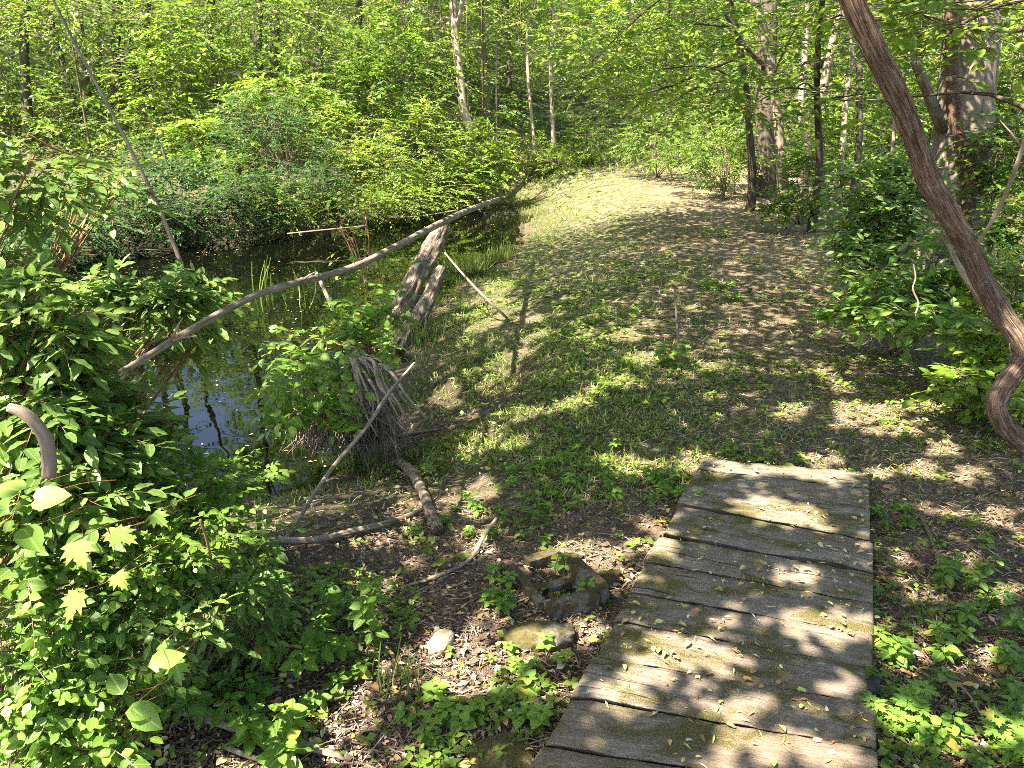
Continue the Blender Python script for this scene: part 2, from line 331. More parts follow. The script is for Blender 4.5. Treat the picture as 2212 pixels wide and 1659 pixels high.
def plank_mat():
    m, nt, o = mat('weathered_plank'); g = NG(nt); uv = g.attr('luv', 'Vector')
    gr = g.noise(uv, 9, 8, .78, .35, (.5, 7, 1)); fine = g.noise(uv, 42, 5, .8, .3, (.35, 6, 1)); pt = g.noise(uv, 3.2, 4, .6); ms = g.noise(uv, 5.5, 6, .68, .4, (.8, 1.6, 1)); sp = g.noise(uv, 190, 2, .6)
    col = g.ramp(gr, [(.34, (.03, .025, .02)), (.45, (.17, .142, .118)), (.54, (.345, .29, .23)), (.65, (.60, .53, .44))])
    col = g.mix(.55, col, g.ramp(fine, [(.33, (.08, .065, .052)), (.5, (.27, .235, .195)), (.66, (.48, .44, .385))]))
    col = g.mix(g.ramp(pt, [(.36, .1), (.60, .6)]), col, (.235, .165, .11))
    mask = g.math('MULTIPLY', g.ramp(ms, [(.49, 0.), (.60, .9)]), g.ramp(sp, [(.32, .35), (.5, 1.)]))
    col = g.mix(mask, col, g.ramp(sp, [(.35, (.05, .05, .012)), (.55, (.15, .135, .03)), (.7, (.26, .23, .06))]))
    ck = g.ramp(g.noise(uv, 11, 3, .6, .6, (.22, 6, 1)), [(.31, .85), (.34, 0.)]); col = g.mix(ck, col, (.018, .014, .011))
    lich = g.ramp(g.noise(uv, 13, 4, .7, .3, (.6, 1.6, 1)), [(.66, 0.), (.70, .8)]); col = g.mix(lich, col, (.50, .54, .46))
    p = g.n('BsdfPrincipled'); g.l(col, p.inputs['Base Color']); p.inputs['Roughness'].default_value = .85; p.inputs['Specular IOR Level'].default_value = .2
    h = g.math('ADD', g.math('ADD', gr, g.math('SUBTRACT', g.math('MULTIPLY', fine, .6), g.math('MULTIPLY', ck, .8))), g.math('MULTIPLY', mask, g.math('MULTIPLY', sp, .9)))
    g.l(g.bump(h, 1., .012), p.inputs['Normal']); g.l(p.outputs[0], o.inputs[0]); return m
def rock_mat(name, c1, c2, moss=.5, mc=(.13, .12, .025)):
    m, nt, o = mat(name); g = NG(nt); P = g.n('NewGeometry').outputs['Position']
    a = g.noise(P, 9, 6, .7, .3); b = g.noise(P, 70, 4, .7); s = g.noise(P, 8, 5, .7, .5)
    col = g.mix(b, g.ramp(a, [(.3, c1), (.65, c2)]), c1)
    mk = g.math('MULTIPLY', g.ramp(s, [(.60-.3*moss, 0.), (.68-.3*moss, 1.)]), 1. if moss else 0.)
    col = g.mix(g.math('MULTIPLY', mk, .9), col, g.ramp(b, [(.35, tuple(c*.4 for c in mc)), (.6, mc)]))
    p = g.n('BsdfPrincipled'); g.l(col, p.inputs['Base Color']); p.inputs['Roughness'].default_value = .85; p.inputs['Specular IOR Level'].default_value = .25
    g.l(g.bump(g.math('ADD', a, b), .8, .012), p.inputs['Normal']); g.l(p.outputs[0], o.inputs[0]); return m

# ------------------------------------------------------------------ ground and water
def axis(lo, hi, c, n, k):
    t = np.linspace(-1, 1, n); s = np.sinh(t*k)/np.sinh(k); return np.where(s < 0, c+s*(c-lo), c+s*(hi-c))
gx = axis(-140, 140, .3, 560, 5.6); gy = axis(-60, 230, 3.2, 620, 5.2)
X, Y = np.meshgrid(gx, gy); Z = hgt(X, Y); D = pond_sd(X, Y)
mown = sm((D-.25)/1.2)*(1-sm((X-(2.0+.22*Y))/1.0))*sm((Y-1)/3)*(1-sm((Y-22)/4))*sm((X+4)/3)
green = np.clip(sm((D-.05)/np.where(Y > 7, .25, .8))*(.35+.65*(1-sm((X-.2-.12*Y)/1.6))), 0, 1)*sm((Y-2.6)/1.5); green = np.maximum(green, sm((Y-20)/5)*.9); green = np.maximum(green, sm((X-(2.2+.22*Y))/1.)*.8)
mud = (1-sm((D-.35)/1.5))*sm((8-Y)/2.5)
mud = np.maximum(mud, 1-sm((D+.02)/.12))
nx, ny = len(gx), len(gy); idx = np.arange(nx*ny).reshape(ny, nx)
a = idx[:-1, :-1].ravel(); b = idx[:-1, 1:].ravel(); c = idx[1:, 1:].ravel(); d = idx[1:, :-1].ravel()
g_ = MB(); g_.add(np.stack([X, Y, Z], -1), np.concatenate([np.stack([a, b, c], 1), np.stack([a, c, d], 1)]), .5, np.stack([mown, green, mud], -1))
tag(g_.build('ground', ground_mat()), kind='structure')
wm = MB(); x0, y0 = POND.min(0)-1.5; x1, y1 = POND.max(0)+1.5
wx = np.linspace(x0, x1, 60); wy = np.linspace(y0, y1, 60); X, Y = np.meshgrid(wx, wy); idx = np.arange(3600).reshape(60, 60)
sdw = pond_sd((X[:-1, :-1]+X[1:, 1:])/2, (Y[:-1, :-1]+Y[1:, 1:])/2) < 1.
a = idx[:-1, :-1][sdw]; b = idx[:-1, 1:][sdw]; c = idx[1:, 1:][sdw]; d = idx[1:, :-1][sdw]
wm.add(np.stack([X, Y, np.full_like(X, WL)], -1), np.concatenate([np.stack([a, b, c], 1), np.stack([a, c, d], 1)]))
tag(wm.build('pond_water', water_mat()), kind='structure')

# ------------------------------------------------------------------ footbridge deck
L0, L1 = on(1522, 988, .0), on(1158, 1645, .0); R0, R1 = on(1877, 1018, .0), on(1889, 1640, .0)
deck = thing('plank_footbridge', 'weathered grey plank footbridge with mossy boards leading onto the mown path', 'footbridge', ((L0+R0)/2*np.array([1, 1, 0])-np.array([0, 0, .05])))
PM = plank_mat(); Ltot = (np.linalg.norm(L1-L0)+np.linalg.norm(R1-R0))/2
t = 0.; k = 0; planks = []
bt = [0, .095, .225, .36, .497, .60, .70, .79, .885, .98, 1.075, 1.17, 1.27, 1.37, 1.46, 1.56]; bl = [q-.105*min(1., q/.33) for q in bt]
for k in range(len(bt)-1):
    gap = .003+.004*random.random()+(.022 if k == 3 else 0)
    a0, a1 = L0+(L1-L0)*bl[k], L0+(L1-L0)*bl[k+1]; b0, b1 = R0+(R1-R0)*bt[k], R0+(R1-R0)*bt[k+1]
    el, er = random.uniform(-.012, .012), random.uniform(-.008, .010)
    ax = nrm(b0-a0); a0 = a0+ax*el; a1 = a1+ax*el; b0 = b0+ax*er; b1 = b1+ax*er
    n = 60; prof = [(0, -.05), (0, -.004), (0, -.004), (.02, 0), (.2, .0015), (.4, 0), (.6, -.001), (.8, .001), (.98, 0), (1, -.004), (1, -.004), (1, -.05)]
    V = []; U = []; dz = random.uniform(-.006, .007); twist = random.uniform(-.012, .012)
    for i in range(n+1):
        s = i/n; pA = a0*(1-s)+b0*s; pB = a1*(1-s)+b1*s; dr = nrm(pB-pA); wl = np.linalg.norm(pB-pA)
        eA = .007*(fb(s*12+k*7, k*3., 4)-.5)*2; eB = .007*(fb(s*12+k*5, k*3.+9, 6)-.5)*2
        if k == 3: eB -= .022*sm((s-.55)/.15)*sm((1.03-s)/.2)+.008*sm((.45-s)/.1)*sm(s/.2)
        for (q, h) in prof:
            off = q*wl + (gap/2+eA)*(1-q) + (-gap/2+eB)*q
            hz = h+dz+twist*(s-.5)*(q-.5)*2+(.004*(fb(s*14+k, q*3+k*5, 2)-.5)*2 if h > -.03 else 0)
            en = -.006 if i in (0, n) else 0
            V.append(pA+dr*off+np.array([0, 0, hz+en])); U.append((s*np.linalg.norm(b0-a0), q*wl, k*3.7))
    m_ = len(prof); idx = np.arange((n+1)*m_).reshape(n+1, m_)
    aa = idx[:-1, :-1].ravel(); bb = idx[:-1, 1:].ravel(); cc = idx[1:, 1:].ravel(); dd = idx[1:, :-1].ravel()
    T = np.concatenate([np.stack([aa, cc, bb], 1), np.stack([aa, dd, cc], 1)]); T = T[~np.isin(T % m_, [1, 9]).all(1) | True]
    caps = [(idx[0, 0], idx[0, j], idx[0, j+1]) for j in range(1, m_-1)]+[(idx[n, 0], idx[n, j+1], idx[n, j]) for j in range(1, m_-1)]
    acc = MB(); acc.add(V, np.concatenate([T, caps]), .5, U); acc.build('plank', PM, deck)
for s in (.12, .5, .88):                                     # the joists that carry the boards
    acc = MB(); pa = L0*(1-s)+R0*s; pb = pa+((L1-L0)*(1-s)+(R1-R0)*s)*1.5
    ax = nrm(R0-L0)*.04; V = [];
    for p in (pa+nrm(pb-pa)*.03, pb):
        for sx_, z_ in ((-1, -.05), (1, -.05), (1, -.17), (-1, -.17)): V.append(p+ax*sx_+np.array([0, 0, z_]))
    T = []
    for j in range(4): q = (j+1) % 4; T += [(j, j+4, q+4), (j, q+4, q)]
    T += [(0, 1, 2), (0, 2, 3), (4, 6, 5), (4, 7, 6)]
    acc.add(V, T); acc.build('joist', M['bark_dark'], deck, False)
acc = MB(); p = on(1882, 1478, .0); p = p+nrm(R0-L0)*.012; V = []
for dx in (-.022, .012):
    for dy in (-.028, .028):
        for z_ in (-.05, .012): V.append(p+nrm(R0-L0)*dx+nrm(L0-L1)*dy+np.array([0, 0, z_]))
acc.add(V, [(0, 2, 1), (1, 2, 3), (4, 5, 6), (5, 7, 6), (0, 1, 4), (1, 5, 4), (2, 6, 3), (3, 6, 7), (1, 3, 5), (3, 7, 5), (0, 4, 2), (2, 4, 6)])
acc.build('bracket', plain_mat('black_iron', [(0, (.02, .022, .02)), (1, (.03, .03, .03))], .5), deck, False)
def on_deck(x, y, mg=0.):
    P = np.stack([x, y], -1)
    e1 = (L1-L0)[:2]; n1 = np.array([-e1[1], e1[0]])/np.linalg.norm(e1); e2 = (R1-R0)[:2]; n2 = np.array([-e2[1], e2[0]])/np.linalg.norm(e2); e3 = (R0-L0)[:2]; n3 = np.array([-e3[1], e3[0]])/np.linalg.norm(e3)
    s1 = (P-L0[:2])@n1; s2 = (P-R0[:2])@n2; s3 = (P-L0[:2])@n3
    return (s1 > -mg) & (s2 < mg) & (s3 < mg)

# ------------------------------------------------------------------ stones
def rock(name, label, px, py, wpx, hpx, m, seed, zoff=0., flat=.5, cat='stone', yaw=0., deep=1., group=None):
    c = gnd(px, py); d = (c-CAM)@FW; r = wpx/2*d/F
    n1, n2 = 26, 40; th = np.linspace(0, pi, n1); ph = np.linspace(0, 2*pi, n2+1); PH, TH = np.meshgrid(ph, th)
    x = np.sin(TH)*np.cos(PH); y = np.sin(TH)*np.sin(PH); z = np.cos(TH)
    q = lambda v, e: np.sign(v)*np.abs(v)**e
    R = 1+.22*(fb(x*1.6+seed, y*1.6+z*2.1+seed*2, seed, 3)-.5)*2+.05*(fb(x*6+seed, y*6+z*7, seed+3, 3)-.5)
    X = q(x, .8)*R*r; Y = q(y, .8)*R*r*deep; Z = q(z, .6)*R*r*flat
    X, Y = X*cos(yaw)-Y*sin(yaw), X*sin(yaw)+Y*cos(yaw)
    V = np.stack([X+c[0], Y+c[1], Z+c[2]+r*flat*.45+zoff], -1); idx = np.arange(n1*(n2+1)).reshape(n1, n2+1)
    a = idx[:-1, :-1].ravel(); b = idx[:-1, 1:].ravel(); cc = idx[1:, 1:].ravel(); d_ = idx[1:, :-1].ravel()
    o = thing(name, label, cat, (c[0], c[1], c[2]), group) if False else None
    acc = MB(); acc.add(V, np.concatenate([np.stack([a, cc, b], 1), np.stack([a, d_, cc], 1)]))
    ob = acc.build(name, m); return tag(ob, label, cat, group)
rk1 = rock_mat('mossy_rock', (.15, .125, .095), (.30, .26, .20), .7, (.10, .085, .02)); rk2 = rock_mat('pale_rock', (.30, .24, .155), (.47, .39, .27), 0.)
rk3 = rock_mat('flat_rock', (.17, .145, .11), (.34, .30, .24), .45); rk4 = rock_mat('block_concrete', (.12, .10, .085), (.30, .27, .24), .62, (.085, .062, .018))
rock('rock', 'mossy brown boulder in front of the broken concrete block', 1165, 1378, 150, 100, rk1, 1.3, -.02, .36, 'rock', .1, .62)
rock('stone', 'smooth pale cream stone lying alone on the bare soil', 953, 1400, 74, 70, rk2, 4.1, .008, .45, 'stone', 1.2, .62)
rock('rock', 'mossy stone half hidden under weeds at the left foot of the footbridge', 1085, 1650, 150, 80, rk1, 7.7, -.02, .42, 'rock')
rock('rock', 'dark mossy stone beside the right edge of the footbridge', 1995, 1478, 85, 60, rk1, 9.2, -.01, .42, 'rock', .4, .8)
rock('rock', 'large flat grey stone under the thin curved branch by the footbridge', 2040, 1590, 190, 100, rk3, 11.9, -.035, .22, 'rock', .3, .75)
rock('rock', 'tan stone touching the lower right edge of the footbridge', 1940, 1540, 100, 80, rk3, 13.3, -.02, .25, 'rock', .2, .8)
rock('rock', 'tan stone between weeds on the right bank beside a leaning twig', 2175, 1340, 90, 110, rk3, 17.3, -.01, .35, 'rock', .9, .7)
rock('rock', 'pink tinged flat stone near the bottom right corner', 2175, 1590, 110, 60, rk3, 19.7, -.03, .22, 'rock', .2, .7)
rock('rock', 'flat brown stone between the mossy boulder and the footbridge', 1290, 1360, 90, 70, rk3, 23.7, -.02, .3, 'rock', .4, .8)
rock('rock', 'rough grey chunk leaning against the concrete block', 1310, 1262, 75, 70, rk4, 27.1, .0, .5, 'rock', .6, .6)
# broken hollow concrete block, lying on its side with the cells open upwards
cb = gnd(1210, 1285); blk = thing('concrete_block', 'broken mossy concrete block with open hollow cells', 'concrete block', cb)
def slab(acc, c, ux, uy, sx, sy, z0, z1, seed):
    n = 9; V = []; T = []
    def face(o, u, v):
        k = len(V)
        for i in range(n+1):
            for j in range(n+1):
                p = o+u*(i/n)+v*(j/n); q = p*9+seed
                p = p+np.array([fb(q[1]+q[2], q[2]*1.3, 3)-.5, fb(q[0]+q[2], q[2]+q[1], 5)-.5, fb(q[0], q[1], 7)-.5])*.014
                V.append(p)
        for i in range(n):
            for j in range(n): a = k+i*(n+1)+j; T.extend([(a, a+n+1, a+n+2), (a, a+n+2, a+1)])
    X = ux*sx; Yv = uy*sy; Z = np.array([0, 0, z1-z0]); o = c-X/2-Yv/2+np.array([0, 0, z0])
    face(o+Z, X, Yv); face(o, X, Z); face(o+Yv, Z, X); face(o, Z, Yv); face(o+X, Yv, Z)
    acc.add(np.array(V), np.array(T))
ya = radians(24); ux = np.array([cos(ya), sin(ya), 0]); uy = np.array([-sin(ya), cos(ya), 0]); acc = MB()
for (dx, dy, sx, sy, z1) in ((-.12, .03, .035, .26, .06), (.10, .02, .07, .30, .085), (-.02, -.13, .20, .05, .075), (-.01, .03, .19, .04, .04), (.03, .18, .17, .05, .07)):
    slab(acc, cb+ux*dx+uy*dy, ux, uy, sx, sy, -.05, z1, dx*50+dy*31)
acc.build('shell', rk4, blk)

# ------------------------------------------------------------------ sticks, logs, vines
def stick(name, label, cat, pts, wpx, m, sides=9, rough=.12, group=None, stubs=(), sub=5, seed=None, ridge=0., tws=.3):
    """pts: (px, py, depth) or (px, py, None, lift) for a point lying on the ground"""
    P = []
    for q in pts:
        if q[2] is None:
            p = gnd(q[0], q[1]); p = p+np.array([0, 0, q[3] if len(q) > 3 else .01])
        else: p = at(*q[:3])
        P.append(p)
    P = np.array(P); dep = (P-CAM)@FW; wp = np.interp(np.linspace(0, 1, len(P)), np.linspace(0, 1, len(wpx)), wpx); R = wp/2*dep/F
    for k, q in enumerate(pts):
        if q[2] is None: P[k, 2] += R[k]*.7
    seed = rng.random()*50 if seed is None else seed
    acc = MB(); tube(acc, P, R, sides, rough, seed, True, 0, .5, sub, ridge, tws)
    for (k, dx, dy, dd, wl) in stubs:
        a = P[k]; e = at(pts[k][0]+dx if pts[k][2] is not None else pts[k][0]+dx, pts[k][1]+dy, dep[k]+dd); tube(acc, [a, (a+e)/2+np.array([0, 0, .004]), e], [R[k]*wl, R[k]*wl*.8, R[k]*wl*.35], 7, .1, seed+k)
    o = acc.build(name, m); return tag(o, label, cat, group)
def inv(d0, d1, ts): return [1/((1-t)/d0+t/d1) for t in ts]
pp = [(262,800),(285,790),(370,738),(470,680),(560,635),(650,608),(700,596),(770,575),(850,535),(940,488),(1010,455),(1078,430)]
dd = inv(1.85, 17.5, np.linspace(0, .93, len(pp)))
stick('fallen_pole', 'long bare grey dead tree trunk slanting across the pond up to the far bank', 'fallen tree', [(x, y, d) for (x, y), d in zip(pp, dd)], [10, 14, 16, 15, 15, 15, 14.5, 15, 14.5, 14, 13, 10], M['dead'], 12, .16, stubs=((2, 25, -52, 0, .4), (2, 55, -12, -.1, .5), (5, 35, -22, .1, .35)))
stick('bare_pole', 'thin straight bare pole leaning up out of the left shrub', 'dead branch', [(100, -30, 3.0), (170, 110, 3.02), (250, 260, 3.05), (320, 400, 3.1), (360, 490, 3.12), (392, 570, 3.15)], [5, 6, 7, 8, 8.5, 9], M['dead'], 8, .12, stubs=((3, -15, -6, 0, .6), (3, 10, -14, 0, .5)))
stick('red_branch', 'slender reddish twig of leaves reaching right to the bare pole', 'branch', [(60, 290, 2.4), (120, 322, 2.5), (200, 350, 2.7), (270, 385, 2.9), (325, 418, 3.1)], [4, 5, 5, 5, 4], M['redtwig'], 6, .1)
stick('dead_stick', 'thin dead stick leaning from the bank over the root clump to the mud', 'stick', [(895, 784, 4.3), (840, 850, 4.1), (790, 925, 3.95), (735, 990, 3.8), (690, 1050, 3.6), (640, 1130, 3.45), (605, 1188, None)], [5, 8, 8, 9, 9, 9, 8], M['dead'])
stick('dead_stick', 'brown stick lying at the foot of the root clump', 'stick', [(948, 938, None, .03), (880, 955, None, .04), (810, 975, None, .05), (745, 1012, None, .03)], [5, 10, 10, 8], M['twig'])
stick('short_log', 'short thick crooked grey log lying on the mud', 'log', [(862, 1008, None, .02), (892, 1040, None, .03), (915, 1080, None, .02), (930, 1120, None, .01), (948, 1158, None, .01)], [20, 24, 22, 24, 25], M['log'], 12, .14)
stick('long_branch', 'long curved branch lying on the mud above the broad leaved weeds', 'branch', [(500, 1212, None, .07), (600, 1196, None, .05), (680, 1185, None, .03), (760, 1165, None, .03), (850, 1138, None, .02), (918, 1110, None, .02)], [14, 17, 15, 14, 12, 9], M['dead'], 10, .12, stubs=((1, 5, 60, 0, .8),))
stick('long_branch', 'thin grey branch curving over bare soil above the pale stone', 'branch', [(885, 1270, None), (935, 1255, None), (985, 1235, None), (1020, 1210, None), (1045, 1180, None, .04), (1072, 1148, None, .06)], [6, 8, 9, 9, 10, 6], M['dead'], 8, .12)
stick('twig', 'pale bare twig sticking out of the left bush towards the mud', 'twig', [(345, 1215, 2.2), (400, 1185, 2.25), (450, 1160, 2.3), (520, 1128, 2.4), (562, 1118, 2.45)], [5, 7, 7, 7, 5], M['dead'], 7, .1, stubs=((1, 35, -55, 0, .8),))
stick('twig', 'short reddish brown broken twig standing in the left bush', 'twig', [(432, 1122, 2.1), (445, 1160, 2.12), (456, 1208, 2.15)], [6, 6, 6], M['redtwig'], 7, .1)
stick('broken_branch', 'thick curved bare branch stub with a sawn end among the left leaves', 'branch', [(20, 880, 1.5), (52, 893, 1.5), (82, 922, 1.5), (101, 958, 1.5), (107, 1000, 1.5), (104, 1032, 1.5)], [20, 25, 27, 28, 28, 27], M['bark_pale'], 16, .14)
stick('upright_stick', 'slender dry stalk standing alone on the mown path', 'stalk', [(1457, 622, 6.05), (1461, 680, 5.95), (1466, 745, 5.8), (1471, 800, None)], [3, 5, 5, 5], M['twig'], 6, .1)
stick('leaning_stick', 'thin bare stick leaning from the standing log down to the grass', 'stick', [(930, 508, 8.6), (985, 575, 8.2), (1040, 635, 7.8), (1096, 692, None)], [4, 5, 6, 6], M['dead'], 6, .1, stubs=((2, 18, 45, .1, .6),))
stick('twig', 'dark twig lying on the soil right of the footbridge', 'twig', [(1988, 1120, None), (2012, 1175, None), (2030, 1240, None), (2034, 1310, None), (2026, 1370, None), (2022, 1432, None)], [7, 8, 8, 8, 10, 7], M['twig'], 7, .12, stubs=((4, -10, -35, 0, .7),))
stick('twig', 'long thin curved twig arching over the flat stone', 'twig', [(1962, 1452, None, .03), (2010, 1495, None, .05), (2060, 1525, None, .08), (2110, 1570, None, .05), (2135, 1620, None, .02)], [4, 5, 5, 5, 4], M['twig'], 6, .1)
stick('dead_stick', 'pale stout stick lying at the bottom right below the flat stone', 'stick', [(2040, 1626, None, .02), (2095, 1632, None, .02), (2165, 1624, None, .02)], [9, 13, 8], M['dead'], 8, .14)
stick('pale_branch', 'smooth pale bare branch slanting down at the right edge', 'branch', [(2225, 240, 2.85), (2208, 320, 2.9), (2180, 400, 2.95), (2150, 465, 3.0), (2110, 530, 3.1)], [6, 9, 10, 9, 7], M['bark_pale'], 8, .06, stubs=((1, -48, -60, 0, .5),))
stick('pale_pole', 'pale straight pole leaning behind the thick vine', 'pole', [(2048, 528, 4.3), (2080, 590, 4.28), (2120, 650, 4.25), (2165, 705, 4.2), (2205, 760, 4.2)], [9, 13, 15, 14, 12], M['bark_pale'], 9, .06)
stick('upright_stick', 'short stake standing at the edge of the mud beside the left bush', 'stake', [(562, 1102, 3.3), (557, 1150, 3.28), (551, 1200, 3.25)], [11, 11, 12], M['dead'], 8, .1)
stick('dead_log', 'grey rotten log half buried in leaves at the bottom left', 'log', [(400, 1560, None, .03), (480, 1585, None, .03), (560, 1600, None, .02), (640, 1622, None, .02), (760, 1650, None, .01)], [14, 20, 18, 20, 16], M['dead'], 10, .25)
stick('dead_stick', 'short pale stick poking up from the ground near the bottom left log', 'stick', [(690, 1528, None, .05), (700, 1555, None, .03), (712, 1585, None, 0)], [8, 10, 9], M['dead'], 7, .15)
stick('dead_stick', 'grey stick at the bottom edge under the rotten log', 'stick', [(480, 1625, None, .02), (530, 1645, None, .02), (600, 1668, None, .02)], [12, 12, 12], M['dead'], 7, .15)
stick('upright_stick', 'grey bare stick slanting up from the pond left of the standing log', 'stick', [(683, 588, 7.2), (700, 625, 7.1), (728, 690, 7.0)], [6, 9, 10], M['dead'], 7, .12)
stick('hanging_vine', 'thin pale wavy vine hanging below the right shrub', 'vine', [(1973, 570, 4.9), (1978, 600, 4.9), (1972, 625, 4.9), (1984, 655, 4.9), (1978, 680, 4.9), (1980, 705, 4.9)], [3, 4, 4, 4, 4, 3], M['bark_pale'], 6, .1)
stick('dead_limb', 'dark crooked limb standing in the thicket under the right shrub', 'branch', [(1998, 505, 6.4), (1940, 550, 6.3), (1912, 600, 6.2), (1896, 665, 6.1)], [12, 16, 15, 15], M['bark_dark'], 8, .15)
stick('dead_limb', 'brown weathered limb propped in the thicket behind the thick vine', 'branch', [(2082, 590, 5.6), (2040, 640, 5.5), (2005, 690, 5.4)], [22, 24, 20], M['bark_dark'], 8, .15)
stick('driftwood', 'thin bare branch floating along the far edge of the pond', 'driftwood', [(500, 500, 13.6), (575, 495, 13.8), (640, 466, 14.2), (720, 452, 14.6), (800, 455, 15)], [4, 4, 4, 4, 3], M['twig'], 6, .12)
stick('driftwood', 'grey branch lying in the water below the dark bush', 'driftwood', [(620, 505, 13.2), (700, 497, 13.4), (790, 488, 13.8)], [4, 4, 4], M['twig'], 6, .12)
stick('driftwood', 'bare branch in the water left of the fallen trunk tip', 'driftwood', [(830, 470, 15), (900, 468, 15.4), (985, 455, 16)], [4, 4, 4], M['twig'], 6, .12)
# two decayed trunks standing slanted at the bank
stick('leaning_log', 'thick broken bark covered log slanting up out of the bank', 'log', [(838, 745, 8.0), (855, 700, 8.05), (880, 640, 8.15), (912, 575, 8.3), (940, 525, 8.4), (958, 490, 8.5)], [54, 50, 46, 42, 42, 34], M['log'], 40, .2, sub=14, ridge=.2, tws=.03)
stick('leaning_log', 'shorter thinner log slanting beside the thick broken log', 'log', [(858, 760, 7.6), (885, 715, 7.65), (915, 665, 7.75), (945, 600, 7.85), (955, 578, 7.9)], [44, 42, 34, 26, 18], M['log'], 40, .2, sub=14, ridge=.2, tws=.03)
# the thick peeling vine on the right
vp = [(1790,-120,3.0),(1832,-20,3.05),(1872,70,3.1),(1915,160,3.15),(1955,245,3.2),(1982,320,3.25),(2012,400,3.3),(2052,468,3.35),(2090,530,3.4),(2120,600,3.45),(2160,672,3.5),(2200,728,3.5),(2210,775,3.5),(2178,822,3.5),(2152,872,3.5),(2172,922,3.55),(2225,968,3.6),(2290,1010,3.7)]
stick('thick_vine', 'thick twisted reddish brown vine with shredding bark at the right', 'vine', vp, [49, 47, 44, 46, 44, 43, 46, 44, 44, 41, 43, 45, 38, 42, 41, 39, 41, 40], M['bark_red'], 72, .10, sub=16, ridge=.13, stubs=((12, -22, -22, 0, .35),))

vo = [o for o in sc.objects if o.name.startswith('thick_vine')][0]; sh = MB(); VP = np.array([at(*q) for q in vp]); n = 700; kk = rng.random(n)*(len(VP)-2.01)+.5; ii = kk.astype(int); ff = (kk-ii)[:, None]; A = VP[ii]*(1-ff)+VP[ii+1]*ff; Tn = nrm(VP[ii+1]-VP[ii]); Rn = rng.normal(0, 1, (n, 3)); Rn = nrm(Rn-Tn*(Rn*Tn).sum(1, keepdims=True)); A = A+Rn*.042
prisms(sh, A, A+Tn*(.03+.06*rng.random((n, 1)))*rng.choice([-1, 1], (n, 1))+Rn*.007*rng.random((n, 1)), .0016, .0006); sh.build('shredded_bark', M['litter'], vo)

# ------------------------------------------------------------------ uprooted root clump
rc = on(775, 955, WL); clump = thing('root_clump', 'tangle of bare grey roots on an upturned stump at the pond edge', 'stump', rc)
topc = at(772, 790, 4.75)
acc = MB(); tube(acc, [at(762, 785, 4.85), at(772, 815, 4.95), at(790, 860, 5.0), at(800, 940, 5.05)], [.04, .09, .15, .2], 14, .25, 3.3, True, 0, .5, 5); acc.build('stump_core', M['bark_dark'], clump)
for k in range(30):
    u = random.random()**.7; q_ = random.uniform(.62, 1.05); ex = 765+(-70+u*245)*q_+random.uniform(-12, 12); ey = 785+(125+35*sin(u*pi)-u*5)*q_+random.uniform(-12, 12); ed = 4.55+random.uniform(-.2, .2)+.25*abs(u-.4)
    st = at(745+u*50+random.uniform(-12, 12), 772+random.uniform(0, 20), 4.7+random.uniform(-.06, .06)); en = at(ex, ey, ed)
    m1 = st*.65+en*.35+np.array([random.uniform(-.03, .03), -.07, .05+.05*random.random()]); m2 = st*.3+en*.7+np.array([random.uniform(-.04, .04), -.06, .02+.04*random.random()])
    r = random.choice([.007, .009, .011, .013, .006]); acc = MB(); tube(acc, [st, m1, m2, en], [r, r*1.05, r*.9, r*.55], 7, .15, k, True, 0, .5, 5); acc.build('root', M['root'], clump)
acc = MB(); n = 520; u = rng.random(n); A = np.array([at(650+uu*200+rng.normal(0, 12), 845+rng.random()*60, 4.75+rng.normal(0, .1)) for uu in u]); B = A+np.stack([rng.normal(0, .09, n), rng.normal(-.05, .07, n), -.14-.16*rng.random(n)], -1); Mi = (A+B)/2+rng.normal(0, .03, (n, 3))
prisms(acc, A, Mi, .003, .003); prisms(acc, Mi, B, .003, .0015); acc.build('fine_roots', M['root'], clump)

# ------------------------------------------------------------------ plant builders
def plant(name, label, cat, base, blobs, lm, t, ls, L, nl, tm='twig', stems=True, sw=.012, group=None, shell=.35, **kw):
    """blobs: list of (centre, radii, number of twigs)"""
    o = thing(name, label, cat, base, group); al = MB(); ab = MB(); base = np.asarray(base, float); kw['tm'] = 1
    for (c, r, n) in blobs:
        c = np.asarray(c, float); P, d = inblob(c, r, n, shell); D = d+rng.normal(0, .55, (n, 3)); D[:, 2] = D[:, 2]*.4+.12
        kk = dict(kw); sprays(al, al, P-nrm(D)*np.asarray(L)*.4, D, L*(.6+.7*rng.random(n)), nl, ls, t, **kk)
        if stems:
            ns = 3
            for q in range(ns):
                e = c+rng.normal(0, .35, 3)*np.asarray(r); m1 = base*.6+e*.4+np.array([rng.normal(0, .1), rng.normal(0, .1), abs(e[2]-base[2])*.15])*np.linalg.norm(e-base)*.4
                tube(ab, [base+rng.normal(0, .02, 3)*[1, 1, 0]-[0, 0, .05], m1, e], [sw, sw*.75, sw*.3], 6, .1, q, False, 0, .5, 4)
                sub_ = P[rng.integers(0, n, 6)]; prisms(ab, np.repeat(((m1+e)/2)[None], len(sub_), 0), sub_, sw*.3, sw*.12)
    if ab.n: ab.build('stem', M[tm], o)
    al.build('foliage', [M[lm], M[tm]], o); return o
def pb(px, py, d, rx, ry, n, rz=None):                        # a blob given by its place in the picture and its depth
    return (at(px, py, d), (rx*d/F, (rz if rz else rx*.8)*d/F, ry*d/F), n)

